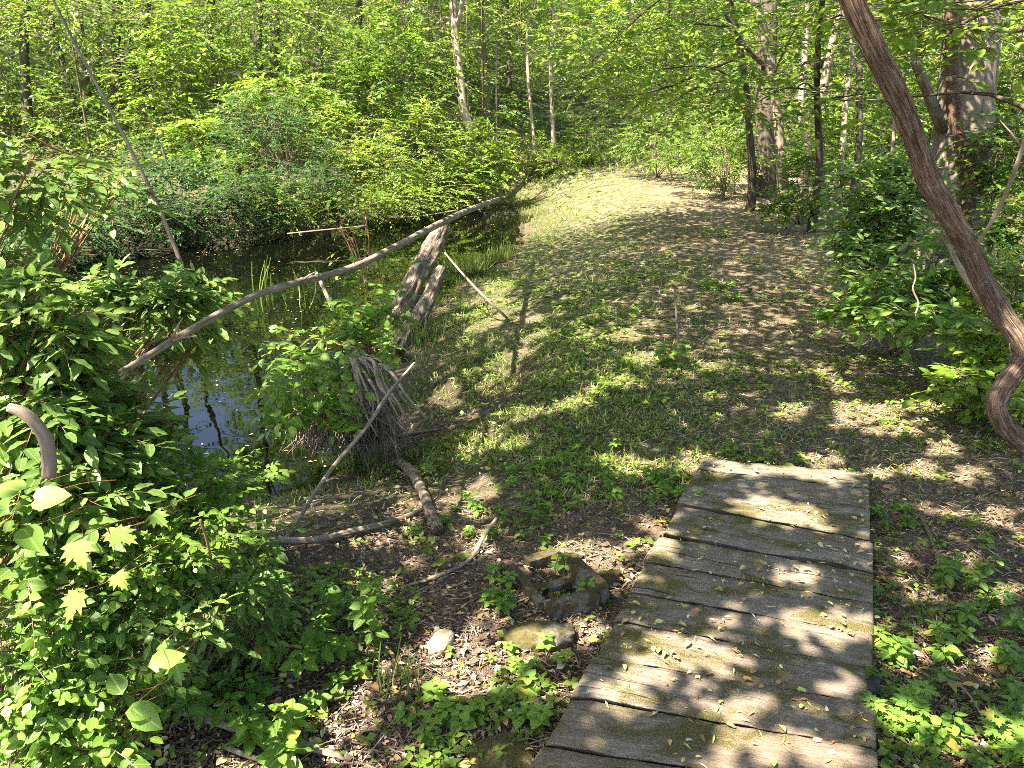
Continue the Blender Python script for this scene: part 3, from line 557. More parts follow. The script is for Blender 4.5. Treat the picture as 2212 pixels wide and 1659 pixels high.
# ---- left foreground
plant('shrub', 'large shrub with long pointed leaves filling the left side', 'shrub', (-1.9, 1.5, -.25),
      [pb(50, 390, 2.3, 140, 100, 42, 70), pb(200, 395, 2.6, 100, 40, 18, 60), pb(20, 560, 2.3, 70, 50, 12, 60), pb(280, 640, 2.8, 170, 50, 100, 50), pb(430, 620, 3.1, 60, 45, 34, 40), pb(90, 700, 2.2, 130, 110, 90, 70), pb(390, 730, 3.1, 80, 34, 30, 40),
       pb(110, 800, 2.3, 120, 90, 80, 70), pb(60, 900, 2.1, 110, 90, 46, 60), pb(170, 960, 2.2, 140, 70, 76, 60), pb(250, 860, 2.5, 60, 40, 20, 40), pb(110, 1070, 2.05, 120, 80, 50, 60), pb(330, 930, 2.4, 70, 40, 22, 40)], 'near', LEAF, .070, .18, 8, 'redtwig', True, .009, ang=1.0, droop=.35, flat=.4, shell=.1, tw=.0018)
plant('rose_bush', 'thorny bush with small rounded leaflets below the long leaved shrub', 'bush', (-1.35, 1.9, -.35),
      [pb(350, 1060, 2.4, 150, 70, 90, 80), pb(500, 1030, 2.6, 90, 45, 40, 60), pb(330, 1180, 2.2, 170, 90, 110, 80), pb(430, 1120, 2.4, 130, 70, 70, 60), pb(200, 1260, 2.1, 180, 100, 110, 80), pb(50, 1200, 2.0, 110, 80, 46, 60)], 'rose', LEAFW, .030, .12, 10, 'twig', True, .005, ang=1.1, droop=.2, flat=.45, shell=.1, tw=.0012)
plant('bramble_bush', 'bush of mid sized pointed leaves between the rose bush and the mud', 'bush', (-1.1, 2.0, -.3),
      [pb(460, 1270, 2.3, 110, 70, 46, 60), pb(520, 1180, 2.5, 60, 50, 20, 50), pb(560, 1300, 2.5, 90, 50, 30, 50), pb(330, 1350, 2.1, 140, 70, 40, 60)], 'near', LEAF, .048, .15, 8, 'twig', True, .005, ang=1.0, droop=.35, flat=.4, shell=.1, tw=.0015)
plant('bush', 'tangle of broad heart shaped leaves in the bottom left corner', 'bush', (-1.25, 1.3, -.3),
      [pb(70, 1340, 1.95, 120, 110, 60, 70), pb(60, 1500, 1.9, 140, 100, 70, 70), pb(240, 1470, 2.0, 130, 80, 60, 60), pb(150, 1620, 1.9, 160, 60, 50, 60)], 'herb', LEAFW, .038, .12, 7, 'twig', True, .004, ang=1.1, droop=.25, flat=.45, shell=.1, tw=.0015)
# maple seedling leaves
def few(name, label, cat, base, items, t, m, stem=.0012, group=None, nz=(0, -.5, 1.)):
    o = thing(name, label, cat, base, group); al = MB(); ab = MB(); base = np.asarray(base, float)
    for (px, py, d, s, yaw) in items:
        p = at(px, py, d); a = np.array([[sin(yaw), cos(yaw)*.6, cos(yaw)*.6-.15]]); leaves(al, t, p[None], a, np.array([nz])+rng.normal(0, .15, (1, 3)), s)
        b_ = p+np.array([rng.normal(0, .03), .30, -.10]); mid = (b_+p)/2+rng.normal(0, .015, 3); tube(ab, [b_, mid, p], [stem*1.3, stem, stem*.7], 5, 0, 1, False, 0, .5, 3)
    ab.build('stem', M['redtwig'], o); al.build('foliage', M[m], o); return o
few('maple_seedling', 'young maple with large lobed leaves in the lower left bush', 'sapling', (-1.05, 1.7, -.3),
    [(160, 1170, 1.75, 0.075, 2.6), (245, 1150, 1.78, 0.065, 1.9), (170, 1280, 1.7, 0.072, 3.4), (250, 1240, 1.75, 0.050, 2.4), (330, 1110, 1.9, 0.054, 2.2), (380, 1430, 1.9, 0.061, 2.8), (350, 1390, 1.9, 0.050, 2.2), (250, 1140, 1.9, 0.058, 3.1)], MAPLE, 'herb')
few('broadleaf_seedling', 'seedling with three very large oval leaves at the bottom left', 'seedling', (-.72, 1.5, -.3),
    [(320, 1440, 1.85, .085, 1.0), (270, 1540, 1.75, .08, 1.3), (285, 1530, 1.75, .085, 2.1), (265, 1500, 1.8, .07, -.6)], LEAFW, 'herb')
few('broadleaf_seedling', 'seedling with big round leaves beside the curved branch stub', 'seedling', (-1.25, 1.45, -.2),
    [(45, 1060, 1.75, .075, -1.2), (70, 1080, 1.72, .08, 1.2), (20, 1090, 1.7, .08, -2.), (50, 1140, 1.72, .07, 2.4)], HEART, 'herb')
# broad leaved weeds: plants with a rosette of rounded leaves
def weed(label, px, py, n, s, hgt_=.14, t=HEART, m='herb', spread=.16, group=None, name='weed', cat='weed'):
    s = s*(1.3 if s < .045 else 1.1)
    b = gnd(px, py); many = n >= 9; n = int(n*.62) if many else n; o = None if many else thing(name, label, cat, b, group); al = MB(); ab = al if many else MB()
    for q in range(n):
        th = rng.random()*2*pi; r = spread*math.sqrt(rng.random()); f = b+[r*cos(th), r*sin(th), 0]; h = hgt_*(.6+.6*rng.random()); lean = rng.normal(0, .03, 3)
        tp = f+[0, 0, h]+lean*[1, 1, 0]; tube(ab, [f-[0, 0, .02], (f+tp)/2+rng.normal(0, .006, 3), tp], [.0028, .0022, .0016], 5, 0, 1, False, 1 if many else 0, .5, 2)
        k = 5 if rng.random() < .6 else 4; p0 = rng.random()*6
        for lay, (zf, sf) in enumerate(((1., .75), (.7, 1.))):
            A = np.array([[cos(p0+lay*.8+j*2*pi/k), sin(p0+lay*.8+j*2*pi/k), -.15+.2*(1-lay)] for j in range(k)]); pos = np.repeat((f+(tp-f)*zf)[None], k, 0)+A*s*.12
            leaves(al, t, pos, A, np.array([[0, 0, 1.]])+rng.normal(0, .22, (k, 3)), s*sf*(.75+.4*rng.random(k)))
    if many: return tag(al.build(name+'_patch', [M[m], M['grass']]), label, cat, kind='stuff')
    ab.build('stem', M['redtwig'] if m != 'herb' else M['grass'], o); al.build('leaves', M[m], o); return o
weed('patch of weeds with toothed round leaves between the left bush and the pale stone', 640, 1400, 17, .058, .17, LEAFW, spread=.26)
weed('leafy weeds with round leaves reaching over the mud beside the pale stone', 785, 1375, 9, .056, .15, LEAFW, spread=.15)
weed('low broad leaved weeds growing out of the bottom left leaf litter', 480, 1470, 14, .05, .13, LEAFW, spread=.25)
weed('small weeds along the rotten log at the bottom', 620, 1560, 13, .036, .09, LEAFW, spread=.24)
weed('tuft of bright pointed weeds at the bottom edge near the rotten log', 600, 1640, 6, .06, .12, LEAFW, spread=.1)
weed('violet patch with heart shaped leaves at the left foot of the footbridge', 1030, 1560, 15, .036, .07, HEART, spread=.18)
weed('small weed with light green leaves below the mossy stone', 960, 1620, 9, .034, .06, LEAFW, spread=.13)
weed('seedling with five round leaves growing against the concrete block', 1278, 1305, 2, .036, .09, LEAFW, spread=.02, name='seedling', cat='seedling')
weed('group of seedlings left of the concrete block', 1080, 1300, 6, .034, .10, LEAFW, spread=.09, name='seedling', cat='seedling')
weed('tiny seedling sprouting inside the concrete block', 1200, 1262, 2, .03, .10, LEAFW, spread=.03, name='seedling', cat='seedling')
weed('low weeds in front of the mossy boulder', 1160, 1440, 5, .026, .05, HEART, spread=.09)
weed('cluster of ivy leaves at the upper left corner of the footbridge', 1440, 1075, 13, .036, .07, LEAFW, spread=.16)
weed('low ivy patch on the path left of the footbridge', 1280, 1045, 24, .030, .06, LEAFW, spread=.4)
weed('broad patch of creeping weeds between the mud and the path', 1150, 1110, 24, .028, .05, LEAFW, spread=.42)
weed('small dark weeds on the slope above the mud', 1060, 1060, 16, .03, .06, LEAFW, spread=.3)
weed('green weeds hugging the right edge of the footbridge', 1905, 1420, 7, .042, .08, LEAFW, spread=.07)
weed('weeds tucked under the lower right edge of the footbridge', 1915, 1545, 6, .044, .08, MAPLE, spread=.06)
weed('leafy weeds at the right side of the dark twig', 2090, 1270, 8, .046, .10, LEAFW, spread=.13)
weed('large patch of bright weeds at the lower right', 2120, 1490, 11, .040, .10, LEAFW, spread=.24)
weed('weeds on the right edge above the tan stone', 2180, 1400, 8, .038, .10, LEAFW, spread=.16)
weed('trio of leaves at the bottom right on the pale stick', 2060, 1640, 5, .045, .08, LEAFW, spread=.09)
weed('weeds in the bottom right corner', 2200, 1640, 6, .05, .09, MAPLE, spread=.1)
weed('small weed beside the upper right corner of the footbridge', 1925, 1125, 8, .03, .05, LEAFW, spread=.12)
weed('weed tuft on the path beside the slender dry stalk', 1445, 790, 3, .075, .16, LEAFW, spread=.06)
weed('small leafy tuft in the middle of the path', 1578, 650, 6, .05, .08, LEAFW, spread=.14)
weed('dark green tuft on the path above the small leafy tuft', 1555, 622, 26, .04, .07, LEAFW, spread=.2)
weed('green tuft at the edge of the far sunny patch', 1545, 512, 34, .045, .12, LEAFW, spread=.22)
# plants over the root clump and the logs
plant('leafy_vine', 'creeper with round leaves climbing over the root clump', 'vine', at(740, 930, 4.75), [pb(660, 830, 4.45, 90, 75, 34), pb(700, 800, 4.55, 50, 50, 12), pb(620, 870, 4.4, 50, 55, 12), pb(700, 885, 4.4, 50, 40, 9), pb(850, 745, 5.4, 50, 35, 10), pb(770, 915, 4.3, 20, 60, 4)], 'herb', LEAFW, .075, .16, 6, 'redtwig', False, ang=1.2, droop=.4, flat=.35, shell=.2, tw=.002)
plant('bush', 'bush of trifoliate leaves growing between the root clump and the leaning logs', 'bush', at(800, 745, 6.3), [pb(790, 650, 6.2, 65, 60, 22), pb(800, 695, 6.0, 80, 40, 26), pb(730, 700, 6.0, 50, 60, 14), pb(860, 655, 6.4, 40, 45, 10), pb(615, 745, 6.2, 45, 60, 10), pb(850, 570, 7.0, 60, 30, 7)], 'herb', LEAFW, .085, .22, 6, 'redtwig', True, .007, ang=1.15, droop=.3, flat=.35, shell=.2, tw=.002)
plant('sapling', 'spindly sapling with scattered leaves in the middle of the pond edge', 'sapling', at(790, 600, 8.5), [pb(760, 520, 8.6, 40, 60, 12), pb(790, 450, 9, 35, 40, 7), pb(730, 480, 8.6, 25, 40, 5)], 'bright', LEAFM, .07, .22, 6, 'redtwig', True, .008, ang=1.1, droop=.2, flat=.4)
# reed and grass tufts
def tuft(label, px, py, n, h, spread, name='grass_tuft', lean=.35, base_=None):
    b = gnd(px, py) if base_ is None else base_; al = MB(); th = rng.random(n)*2*pi; r = spread*np.sqrt(rng.random(n)); pos = b+np.stack([r*np.cos(th), r*np.sin(th), -.01+0*r], -1)
    pos[:, 2] = b[2]-.02 if base_ is not None else hgt(pos[:, 0], pos[:, 1])-.01
    a = np.stack([np.cos(th)*lean*rng.random(n), np.sin(th)*lean*rng.random(n), np.ones(n)], -1)+rng.normal(0, .12, (n, 3))
    leaves(al, STRAP, pos, a, np.stack([np.cos(th), np.sin(th), .2+0*th], -1)+rng.normal(0, .3, (n, 3)), h*(.5+.7*rng.random(n))); return tag(al.build(name, M['grass']), label, 'grass tuft')
tuft('tussock of sedge overhanging the water right of the leaning logs', 1015, 592, 320, .26, .26, lean=1.1)
tuft('smaller sedge tussock at the curve of the bank', 1080, 562, 200, .24, .2, lean=1.1)
tuft('grassy tussock at the inlet of the pond near the trunk tip', 1150, 468, 160, .22, .3, lean=1.)
tuft('few thin reeds standing in the dark water behind the fallen trunk', 600, 620, 16, .5, .4, base_=on(620, 660, WL), lean=.5)
tuft('blades of grass at the foot of the root clump', 770, 1020, 50, .25, .12, lean=.6)
tuft('grass tuft at the foot of the shorter leaning log', 905, 735, 140, .22, .3, lean=.9)
tuft('blades of grass standing above the bottom edge near the pale stone', 870, 1500, 26, .16, .07, lean=.4)

# ------------------------------------------------------------------ trees
def skygap(c):                                               # the opening in the crowns that lets blue sky show in the pond
    az = math.degrees(math.atan2(c[0], c[1])); el = math.degrees(math.atan2(c[2]-(2*WL-CAMH), math.hypot(c[0], c[1]))); return -27.5 < az < -20 and el > 18
def tree(label, pts, wpx, bark, crown=(), lm='mid', t=DIA, ls=.11, L=.7, nl=13, limbs=(), name='tree', cat='tree', rough=.12, top=None, sides=14, group=None, extra=None):
    P = np.array([at(*q) for q in pts]); dep = (P-CAM)@FW; wp = np.interp(np.linspace(0, 1, len(P)), np.linspace(0, 1, len(wpx)), wpx); R = wp/2*dep/F
    base = P[-1].copy(); gz = float(hgt(base[0], base[1])); steps = []
    if base[2] > gz: base[2] = gz-.1; P = np.vstack([P, base]); R = np.append(R, R[-1]*1.25)
    if top is not None:
        q = P[0]+(P[0]-P[1])/np.linalg.norm(P[0]-P[1])*.4+np.array([rng.normal(0, .3), rng.normal(0, .3), top-P[0][2]]); mid = (P[0]+q)/2+rng.normal(0, .15, 3); P = np.vstack([q, mid, P]); R = np.concatenate([[R[0]*.25, R[0]*.7], R])
    P = P[::-1]; R = R[::-1]; base = P[0]; o = thing(name, label, cat, (base[0], base[1], gz), group)
    ab = MB(); tube(ab, P, R, sides, rough, rng.random()*40, True, 0, .5, 5)
    for lb in limbs:
        q = np.array([at(*z) for z in lb[0]]); rr = np.array(lb[1])/2*((q-CAM)@FW)/F; tube(ab, q, rr, 9, .12, rng.random()*30, True, 0, .5, 4)
    al = MB(); tw = al
    for (c, r, n) in crown:
        if skygap(c): continue
        c = np.asarray(c, float); Q, d = inblob(c, r, n, .3); Dd = d+rng.normal(0, .6, (n, 3)); Dd[:, 2] = Dd[:, 2]*.25+.05
        sprays(al, tw, Q, Dd, L*(.6+.7*rng.random(n)), nl, ls, t, droop=.22, flat=.4, tw=.005, tm=1)
        k = int(np.argmin(np.linalg.norm(P-(c-[0, 0, r[2]*.8]), axis=1))); s0 = P[k]
        tube(ab, [s0, s0*.5+c*.5+[0, 0, .15], c], [min(R[k]*.4, .024), min(R[k]*.3, .014), .006], 7, .1, 1, False, 0, .5, 3)
        prisms(tw, np.repeat(c[None], min(n, 8), 0), Q[:8], .005, .002, 1)
    ab.build('trunk', M[bark], o)
    if al.n: al.build('crown', [M[lm], M['twig']], o)
    if extra: extra(o)
    return o
def C(x, y, z, rx, ry, rz, n): return ((x, y, z), (rx, ry, rz), n)
for lb, px_, d_, zz, bk in (('added tall dark trunk on the left slope behind the low dark thicket', 60, 19, 9, 'bark_dark'), ('added tall grey trunk between the mottled trunk and the bare pole', 205, 24, 10, 'bark_grey'), ('added tall brown trunk rising behind the maple sapling', 455, 22, 10, 'bark_dark'), ('added tall slim trunk behind the feathery young tree', 560, 26, 11, 'bark_dark'), ('added tall trunk with dark bark behind the leafy sapling with pale leaves', 770, 23, 10, 'bark_dark')):  # trees added for their high crowns, which darken the pond's reflection
    q = at(px_, 0, d_); g0 = float(hgt(q[0], q[1])); yb = float(proj(np.array([[q[0], q[1], g0]]))[1][0])
    tree(lb, [(px_, -60, d_), (px_+rng.normal(0, 6), 80, d_), (px_+rng.normal(0, 4), yb-10, d_)], [16, 18, 22], bk, [C(q[0], q[1], g0+zz-3, 2.6, 2.4, 1.6, 90), C(q[0]+1, q[1]-.5, g0+zz-.5, 2.4, 2.2, 1.5, 70)], 'mid', DIAW, .14, .8, 12, top=g0+zz)
# the big tree on the right with its hairy vine
def hairy(o):
    ab = MB(); vp_ = [(2052, -120, 8.3), (2050, 60, 8.25), (2052, 170, 8.2), (2060, 260, 8.15), (2085, 330, 8.1), (2098, 400, 8.1), (2085, 470, 8.1), (2078, 560, 8.1)]
    P = np.array([at(*q) for q in vp_]); tube(ab, P, np.array([16, 18, 18, 22, 26, 24, 24, 24])/2*8.1/F, 10, .25, 5, True, 0, .5, 6)
    n = 1500; k = rng.random(n)*(len(P)-1.01); i = k.astype(int); f = (k-i)[:, None]; A = P[i]*(1-f)+P[i+1]*f; Dn = rng.normal(0, 1, (n, 3)); prisms(ab, A, A+nrm(Dn)*(.07+.04*rng.random((n, 1))), .004, .002)
    ab.build('climbing_vine', plain_mat('hairy_vine', [(0, (.045, .028, .02)), (1, (.13, .075, .05))]), o)
tree('big grey barked tree with a dark hairy vine climbing its trunk', [(2100, -100, 8.5), (2098, 80, 8.5), (2085, 230, 8.5), (2075, 340, 8.5), (2062, 440, 8.5), (2050, 560, 8.5), (2040, 700, 8.5)], [100, 108, 112, 112, 112, 130, 150, 175], 'bark_grey',
     [C(5.5, 8.4, 8.5, 3.2, 3, 2.2, 90), C(7.5, 10, 7.5, 2.5, 3, 2, 60)], 'mid', DIAW, .13, .8, 13, limbs=[([(2035, 280, 8.4), (2000, 190, 8.2), (1975, 130, 8.)], [26, 22, 20]), ([(2100, 430, 8.4), (2125, 350, 8.3), (2135, 300, 8.2)], [22, 16, 10])], sides=26, rough=.07, top=9.5, extra=hairy)
tree('grey tree standing at the right edge of the far path with a peeled bright streak', [(1620, -40, 13.5), (1640, 30, 13.5), (1655, 90, 13.5), (1668, 170, 13.5), (1680, 250, 13.5), (1686, 330, 13.5), (1692, 418, 13.5)], [18, 20, 22, 22, 20, 20, 26], 'bark_grey',
     [C(5.2, 13, 5.6, 2., 2.4, .9, 60), C(4.4, 12.4, 3.2, 1.4, 1.6, .45, 30)], 'mid', DIA, .12, .7, top=7)
tree('dark thick cedar trunk just behind the grey tree on the right', [(1660, -60, 15.5), (1658, 60, 15.5), (1655, 180, 15.5), (1652, 300, 15.5), (1650, 390, 15.5)], [40, 40, 42, 44, 50], 'bark_dark', [C(5.5, 15.5, 6.5, 1.8, 1.8, 1.8, 40)], 'mid', top=8, limbs=[([(1660, 150, 15.4), (1610, 100, 15), (1560, 20, 14.6)], [14, 10, 6])])
tree('slim reddish twisted trunk right of the dark cedar', [(1742, 60, 15), (1736, 160, 15), (1730, 220, 15), (1733, 270, 15), (1748, 320, 15)], [12, 14, 14, 14, 16], 'bark_pale', [C(6.4, 15.6, 5.2, 1.2, 1.2, .9, 22)], 'mid', top=5.5, limbs=[([(1735, 260, 15), (1755, 235, 15), (1770, 200, 15)], [8, 6, 5]), ([(1700, 300, 14.8), (1725, 310, 14.8), (1745, 315, 14.8)], [6, 6, 6])])
tree('straight slender trunk with rough bark in the right woods', [(1862, 60, 12), (1857, 140, 12), (1856, 220, 12), (1854, 330, 12)], [13, 14, 14, 14], 'bark_dark', [C(5.6, 12, 4.6, 1, 1, .8, 16)], 'mid', top=5.6)
tree('pale slender trunk left of the rough barked one in the right woods', [(1838, 90, 13), (1832, 180, 13), (1826, 240, 13), (1820, 320, 13)], [10, 11, 12, 12], 'bark_pale', [C(5.8, 13.6, 4.8, 1, 1, .8, 16)], 'mid', top=5.6)
tree('thin pale sapling rising above the right shrub', [(1938, 200, 9), (1932, 260, 9), (1926, 340, 9)], [5, 7, 8], 'bark_pale', [], 'mid')
tree('short cedar trunk in the shade behind the right shrub', [(1770, 240, 14), (1775, 300, 14), (1778, 370, 14)], [22, 24, 28], 'bark_pale', [C(6.2, 14.6, 3.4, 1, 1, .6, 14)], 'mid', top=3.8)
tree('leaning sunlit pale tree with a fork behind the far end of the pond', [(975, -60, 19), (981, 40, 19), (984, 90, 19), (992, 150, 19), (997, 200, 19), (1003, 245, 19), (1016, 292, 19)], [16, 17, 17, 17, 17, 18, 20], 'bark_pale',
     [C(-1.5, 19, 5.6, 2, 2, 1, 46), C(-2.4, 20, 4.2, 1.3, 1.3, .6, 22)], 'bright', top=7, limbs=[([(984, 60, 19), (996, 25, 18.8), (1000, -40, 18.6)], [12, 10, 9]), ([(982, 50, 19), (960, 38, 18.9), (942, 55, 18.8)], [7, 5, 4])])
tree('thin straight sapling at the left of the path end', [(1140, 60, 21), (1141, 170, 21), (1147, 240, 21), (1155, 330, 21)], [6, 7, 7, 8], 'bark_pale', [C(.6, 20.5, 4.3, 1.3, 1.2, .6, 26)], 'bright', top=5)
tree('slightly thicker straight sapling at the right of the path end', [(1196, 30, 21), (1190, 130, 21), (1192, 230, 21), (1197, 325, 21)], [7, 8, 9, 10], 'bark_pale', [C(1.4, 20.5, 4.9, 1.5, 1.3, .8, 34), C(1.2, 20, 3.6, 1.1, 1, .35, 16)], 'bright', top=5.5)
tree('pale lichen covered trunk showing between leaves at the top', [(672, -60, 23), (676, 20, 23), (682, 100, 23), (690, 190, 23), (700, 300, 23)], [30, 30, 30, 30, 32], 'bark_grey', [C(-5.6, 23, 8, 2.4, 2.4, 1.6, 60)], 'bright', top=9.5)
tree('dark straight trunk left of the pale lichen covered one', [(590, -60, 24), (594, 60, 24), (592, 160, 24), (595, 260, 24)], [18, 20, 20, 22], 'bark_dark', [C(-7, 24, 8, 2.2, 2, 1.5, 46)], 'mid', top=9)
tree('sturdy forked trunk on the slope behind the dark bush', [(318, -40, 21), (316, 60, 21), (318, 150, 21), (322, 220, 21), (330, 290, 21)], [14, 16, 18, 22, 30], 'bark_dark', [C(-10, 21, 7.4, 2.4, 2.2, 1.4, 50), C(-9, 20, 4.6, 1.6, 1.6, .6, 26)], 'bright', top=8.6, limbs=[([(322, 230, 21), (298, 190, 20.8), (290, 130, 20.6), (275, 20, 20.4)], [18, 14, 12, 10])])
tree('dark trunk left of the forked one', [(255, -20, 22), (250, 80, 22), (252, 160, 22), (262, 250, 22)], [20, 20, 20, 24], 'bark_dark', [C(-12, 22, 8, 2.2, 2, 1.4, 40)], 'mid', top=9)
tree('mottled trunk behind the bare pole', [(165, -20, 22), (170, 60, 22), (178, 120, 22), (186, 190, 22)], [20, 20, 18, 18], 'bark_grey', [C(-14, 22, 7.6, 2, 2, 1.4, 36)], 'mid', top=9)
tree('slender leaning dark trunk on the far left slope', [(105, -20, 20), (115, 60, 20), (135, 130, 20), (152, 190, 20), (168, 250, 20)], [8, 9, 10, 10, 10], 'bark_dark', [C(-13, 20, 6.5, 1.6, 1.6, 1, 30)], 'bright', top=7, limbs=[([(115, 68, 20), (90, 62, 19.8), (50, 50, 19.6)], [5, 4, 3])])
tree('thin sunlit stem in front of the forked trunk', [(382, 100, 20), (386, 150, 20), (390, 200, 20)], [8, 8, 9], 'bark_pale', [C(-8.7, 20, 4, 1.2, 1.2, .5, 20)], 'bright', top=4.6)
tree('thin grey stem below the top edge left of the leaning pale tree', [(868, -30, 25), (872, 60, 25), (878, 130, 25), (880, 220, 25)], [8, 9, 9, 10], 'bark_pale', [C(-3.4, 25, 8, 1.8, 1.8, 1.2, 40)], 'mid', top=9)
tree('reddish dead trunk wound with vines behind the leaning pale tree', [(1038, -30, 24), (1042, 60, 24), (1046, 140, 24), (1052, 240, 24)], [12, 12, 12, 14], 'bark_red', [C(-1, 24, 8.4, 1.6, 1.6, 1.2, 30)], 'mid', top=9)
tree('dark trunk high on the hill above the far end of the path', [(1092, -30, 27), (1094, 60, 27), (1098, 130, 27), (1100, 250, 27)], [14, 15, 15, 16], 'bark_dark', [C(-.4, 27, 9, 2, 2, 1.3, 40)], 'mid', top=10)
tree('tree with layered branches spreading large pale leaves over the far path', [(1560, -80, 12.5), (1590, 60, 13), (1610, 180, 13.2), (1620, 300, 13.4), (1625, 400, 13.6)], [12, 14, 15, 16, 18], 'bark_dark',
     [(at(1330, 90, 11.5), (1.0, 1.0, .45), 44), (at(1420, 150, 11.5), (1.0, 1.0, .4), 44), (at(1480, 60, 12), (1.2, 1.2, .6), 50), (at(1550, 190, 12), (1.0, 1, .3), 34), (at(1400, 20, 12), (1.3, 1.2, .5), 40), (at(1280, 130, 11.), (.5, .6, .25), 12), (at(1440, 225, 11.5), (.8, .8, .18), 16)], 'bright', LEAFM, .15, .6, 9,
     limbs=[([(1600, 120, 13), (1510, 160, 12), (1450, 185, 11.6), (1380, 205, 11.3)], [9, 7, 5, 3])], top=5)
tree('tree on the right edge with spreading boughs of mid green leaves', [(1790, -90, 10), (1770, 60, 10.5), (1765, 200, 11), (1770, 360, 11.5)], [10, 12, 14, 16], 'bark_dark',
     [(at(1700, 210, 10), (1., .9, .25), 34), (at(1780, 130, 10), (1.1, 1, .35), 40), (at(1860, 60, 9.5), (1., 1, .5), 40), (at(1750, 40, 10.5), (1.2, 1, .5), 46), (at(1620, 230, 10.5), (.8, .8, .2), 20)], 'mid', LEAFM, .10, .6, 10, limbs=[([(1770, 220, 10.8), (1840, 205, 10.2), (1900, 200, 9.8)], [7, 5, 4])], top=4.5)
tree('linden boughs with heart shaped leaves hanging in at the top right corner', [(2330, -400, 4.8), (2340, 0, 5.), (2330, 300, 5.2), (2320, 700, 5.4)], [40, 44, 48, 54], 'bark_dark',
     [(at(2110, 20, 4.4), (.45, .4, .14), 20), (at(2190, 70, 4.5), (.35, .4, .2), 16), (at(1990, 30, 4.6), (.4, .4, .12), 15), (at(1920, 10, 5.), (.4, .4, .16), 14), (at(1980, 120, 5.6), (.3, .4, .2), 9), (at(1960, 210, 6), (.4, .4, .18), 9), (at(2060, 5, 4.2), (.3, .4, .14), 10)], 'bright', LEAFW, .085, .4, 8, top=6, cat='tree')

# ------------------------------------------------------------------ shrubs of the banks and the wood's edge
def shrub(label, blobs_, lm='mid', t=DIA, ls=.09, L=.5, nl=13, name='shrub', sw=.015, **kw):
    far_ = (np.asarray(blobs_[0][0])-CAM)@FW > 12
    blobs = [(c, tuple(np.array(r)*(1.12 if far_ else 1.)), int(n*(1.6 if far_ else 1.2))) for c, r, n in blobs_]
    c = blobs[0][0]; gz = float(hgt(c[0], c[1])); return plant(name, label, 'shrub', (c[0], c[1], gz), blobs, lm, t, ls, L, nl, 'twig', True, sw, **kw)
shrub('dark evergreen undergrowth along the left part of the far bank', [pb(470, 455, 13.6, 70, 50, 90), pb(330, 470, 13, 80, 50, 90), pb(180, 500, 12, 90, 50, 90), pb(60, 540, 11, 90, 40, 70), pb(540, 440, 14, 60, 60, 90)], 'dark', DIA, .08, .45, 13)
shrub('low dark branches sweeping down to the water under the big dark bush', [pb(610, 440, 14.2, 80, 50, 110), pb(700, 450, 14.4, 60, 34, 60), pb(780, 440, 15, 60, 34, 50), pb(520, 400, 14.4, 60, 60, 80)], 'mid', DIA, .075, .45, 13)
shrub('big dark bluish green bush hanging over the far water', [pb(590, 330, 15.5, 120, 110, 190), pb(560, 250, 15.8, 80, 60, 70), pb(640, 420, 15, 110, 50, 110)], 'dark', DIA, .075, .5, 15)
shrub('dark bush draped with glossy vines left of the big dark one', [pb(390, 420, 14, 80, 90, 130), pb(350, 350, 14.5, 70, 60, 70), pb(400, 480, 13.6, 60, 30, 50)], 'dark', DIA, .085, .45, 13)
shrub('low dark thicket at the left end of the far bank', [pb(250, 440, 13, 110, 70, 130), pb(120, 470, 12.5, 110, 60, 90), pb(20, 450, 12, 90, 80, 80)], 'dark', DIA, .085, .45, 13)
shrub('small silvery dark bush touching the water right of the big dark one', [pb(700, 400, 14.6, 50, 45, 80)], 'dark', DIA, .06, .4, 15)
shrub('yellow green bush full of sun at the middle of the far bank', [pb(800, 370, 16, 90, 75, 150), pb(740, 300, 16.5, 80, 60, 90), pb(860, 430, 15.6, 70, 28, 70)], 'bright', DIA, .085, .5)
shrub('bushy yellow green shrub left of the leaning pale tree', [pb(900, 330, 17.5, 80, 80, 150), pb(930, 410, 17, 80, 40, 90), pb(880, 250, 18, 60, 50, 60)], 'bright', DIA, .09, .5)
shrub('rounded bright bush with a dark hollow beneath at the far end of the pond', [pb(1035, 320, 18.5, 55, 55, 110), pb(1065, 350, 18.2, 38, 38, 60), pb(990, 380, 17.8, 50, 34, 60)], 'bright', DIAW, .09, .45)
shrub('low leafy shrub behind the two straight saplings', [pb(1130, 330, 21, 70, 32, 70), pb(1210, 350, 20.5, 70, 22, 50)], 'bright', DIA, .09, .4)
shrub('rounded weedy shrub at the end of the path', [pb(1280, 305, 20.5, 50, 38, 80)], 'mid', DIA, .09, .4)
shrub('spreading shrub right of the sunny gap at the path end', [pb(1420, 300, 18, 75, 42, 100), pb(1480, 340, 17, 60, 30, 60)], 'mid', DIA, .09, .45)
shrub('dark green shrub under the right trees beside the path', [pb(1570, 330, 15, 70, 60, 110), pb(1530, 270, 16, 50, 40, 50)], 'mid', DIA, .09, .45)
shrub('shrub filling the gap between the grey tree and the right shrub', [pb(1740, 380, 12.5, 60, 50, 70), pb(1760, 320, 13, 50, 40, 50), pb(1720, 440, 11.5, 60, 18, 50)], 'mid', DIA, .085, .4)
shrub('sunlit small bush in the right woods between slim trunks', [pb(1795, 260, 13.5, 40, 40, 60)], 'bright', DIA, .09, .4)
shrub('tall leafy shrub in front of the big grey tree', [pb(1880, 390, 7.2, 95, 60, 90), pb(1930, 460, 6.8, 80, 70, 100), pb(1860, 500, 6.8, 70, 60, 70), pb(1900, 570, 6.4, 80, 50, 60), pb(1960, 400, 7., 60, 50, 44)], 'near', LEAFM, .085, .32, 9, shell=.2)
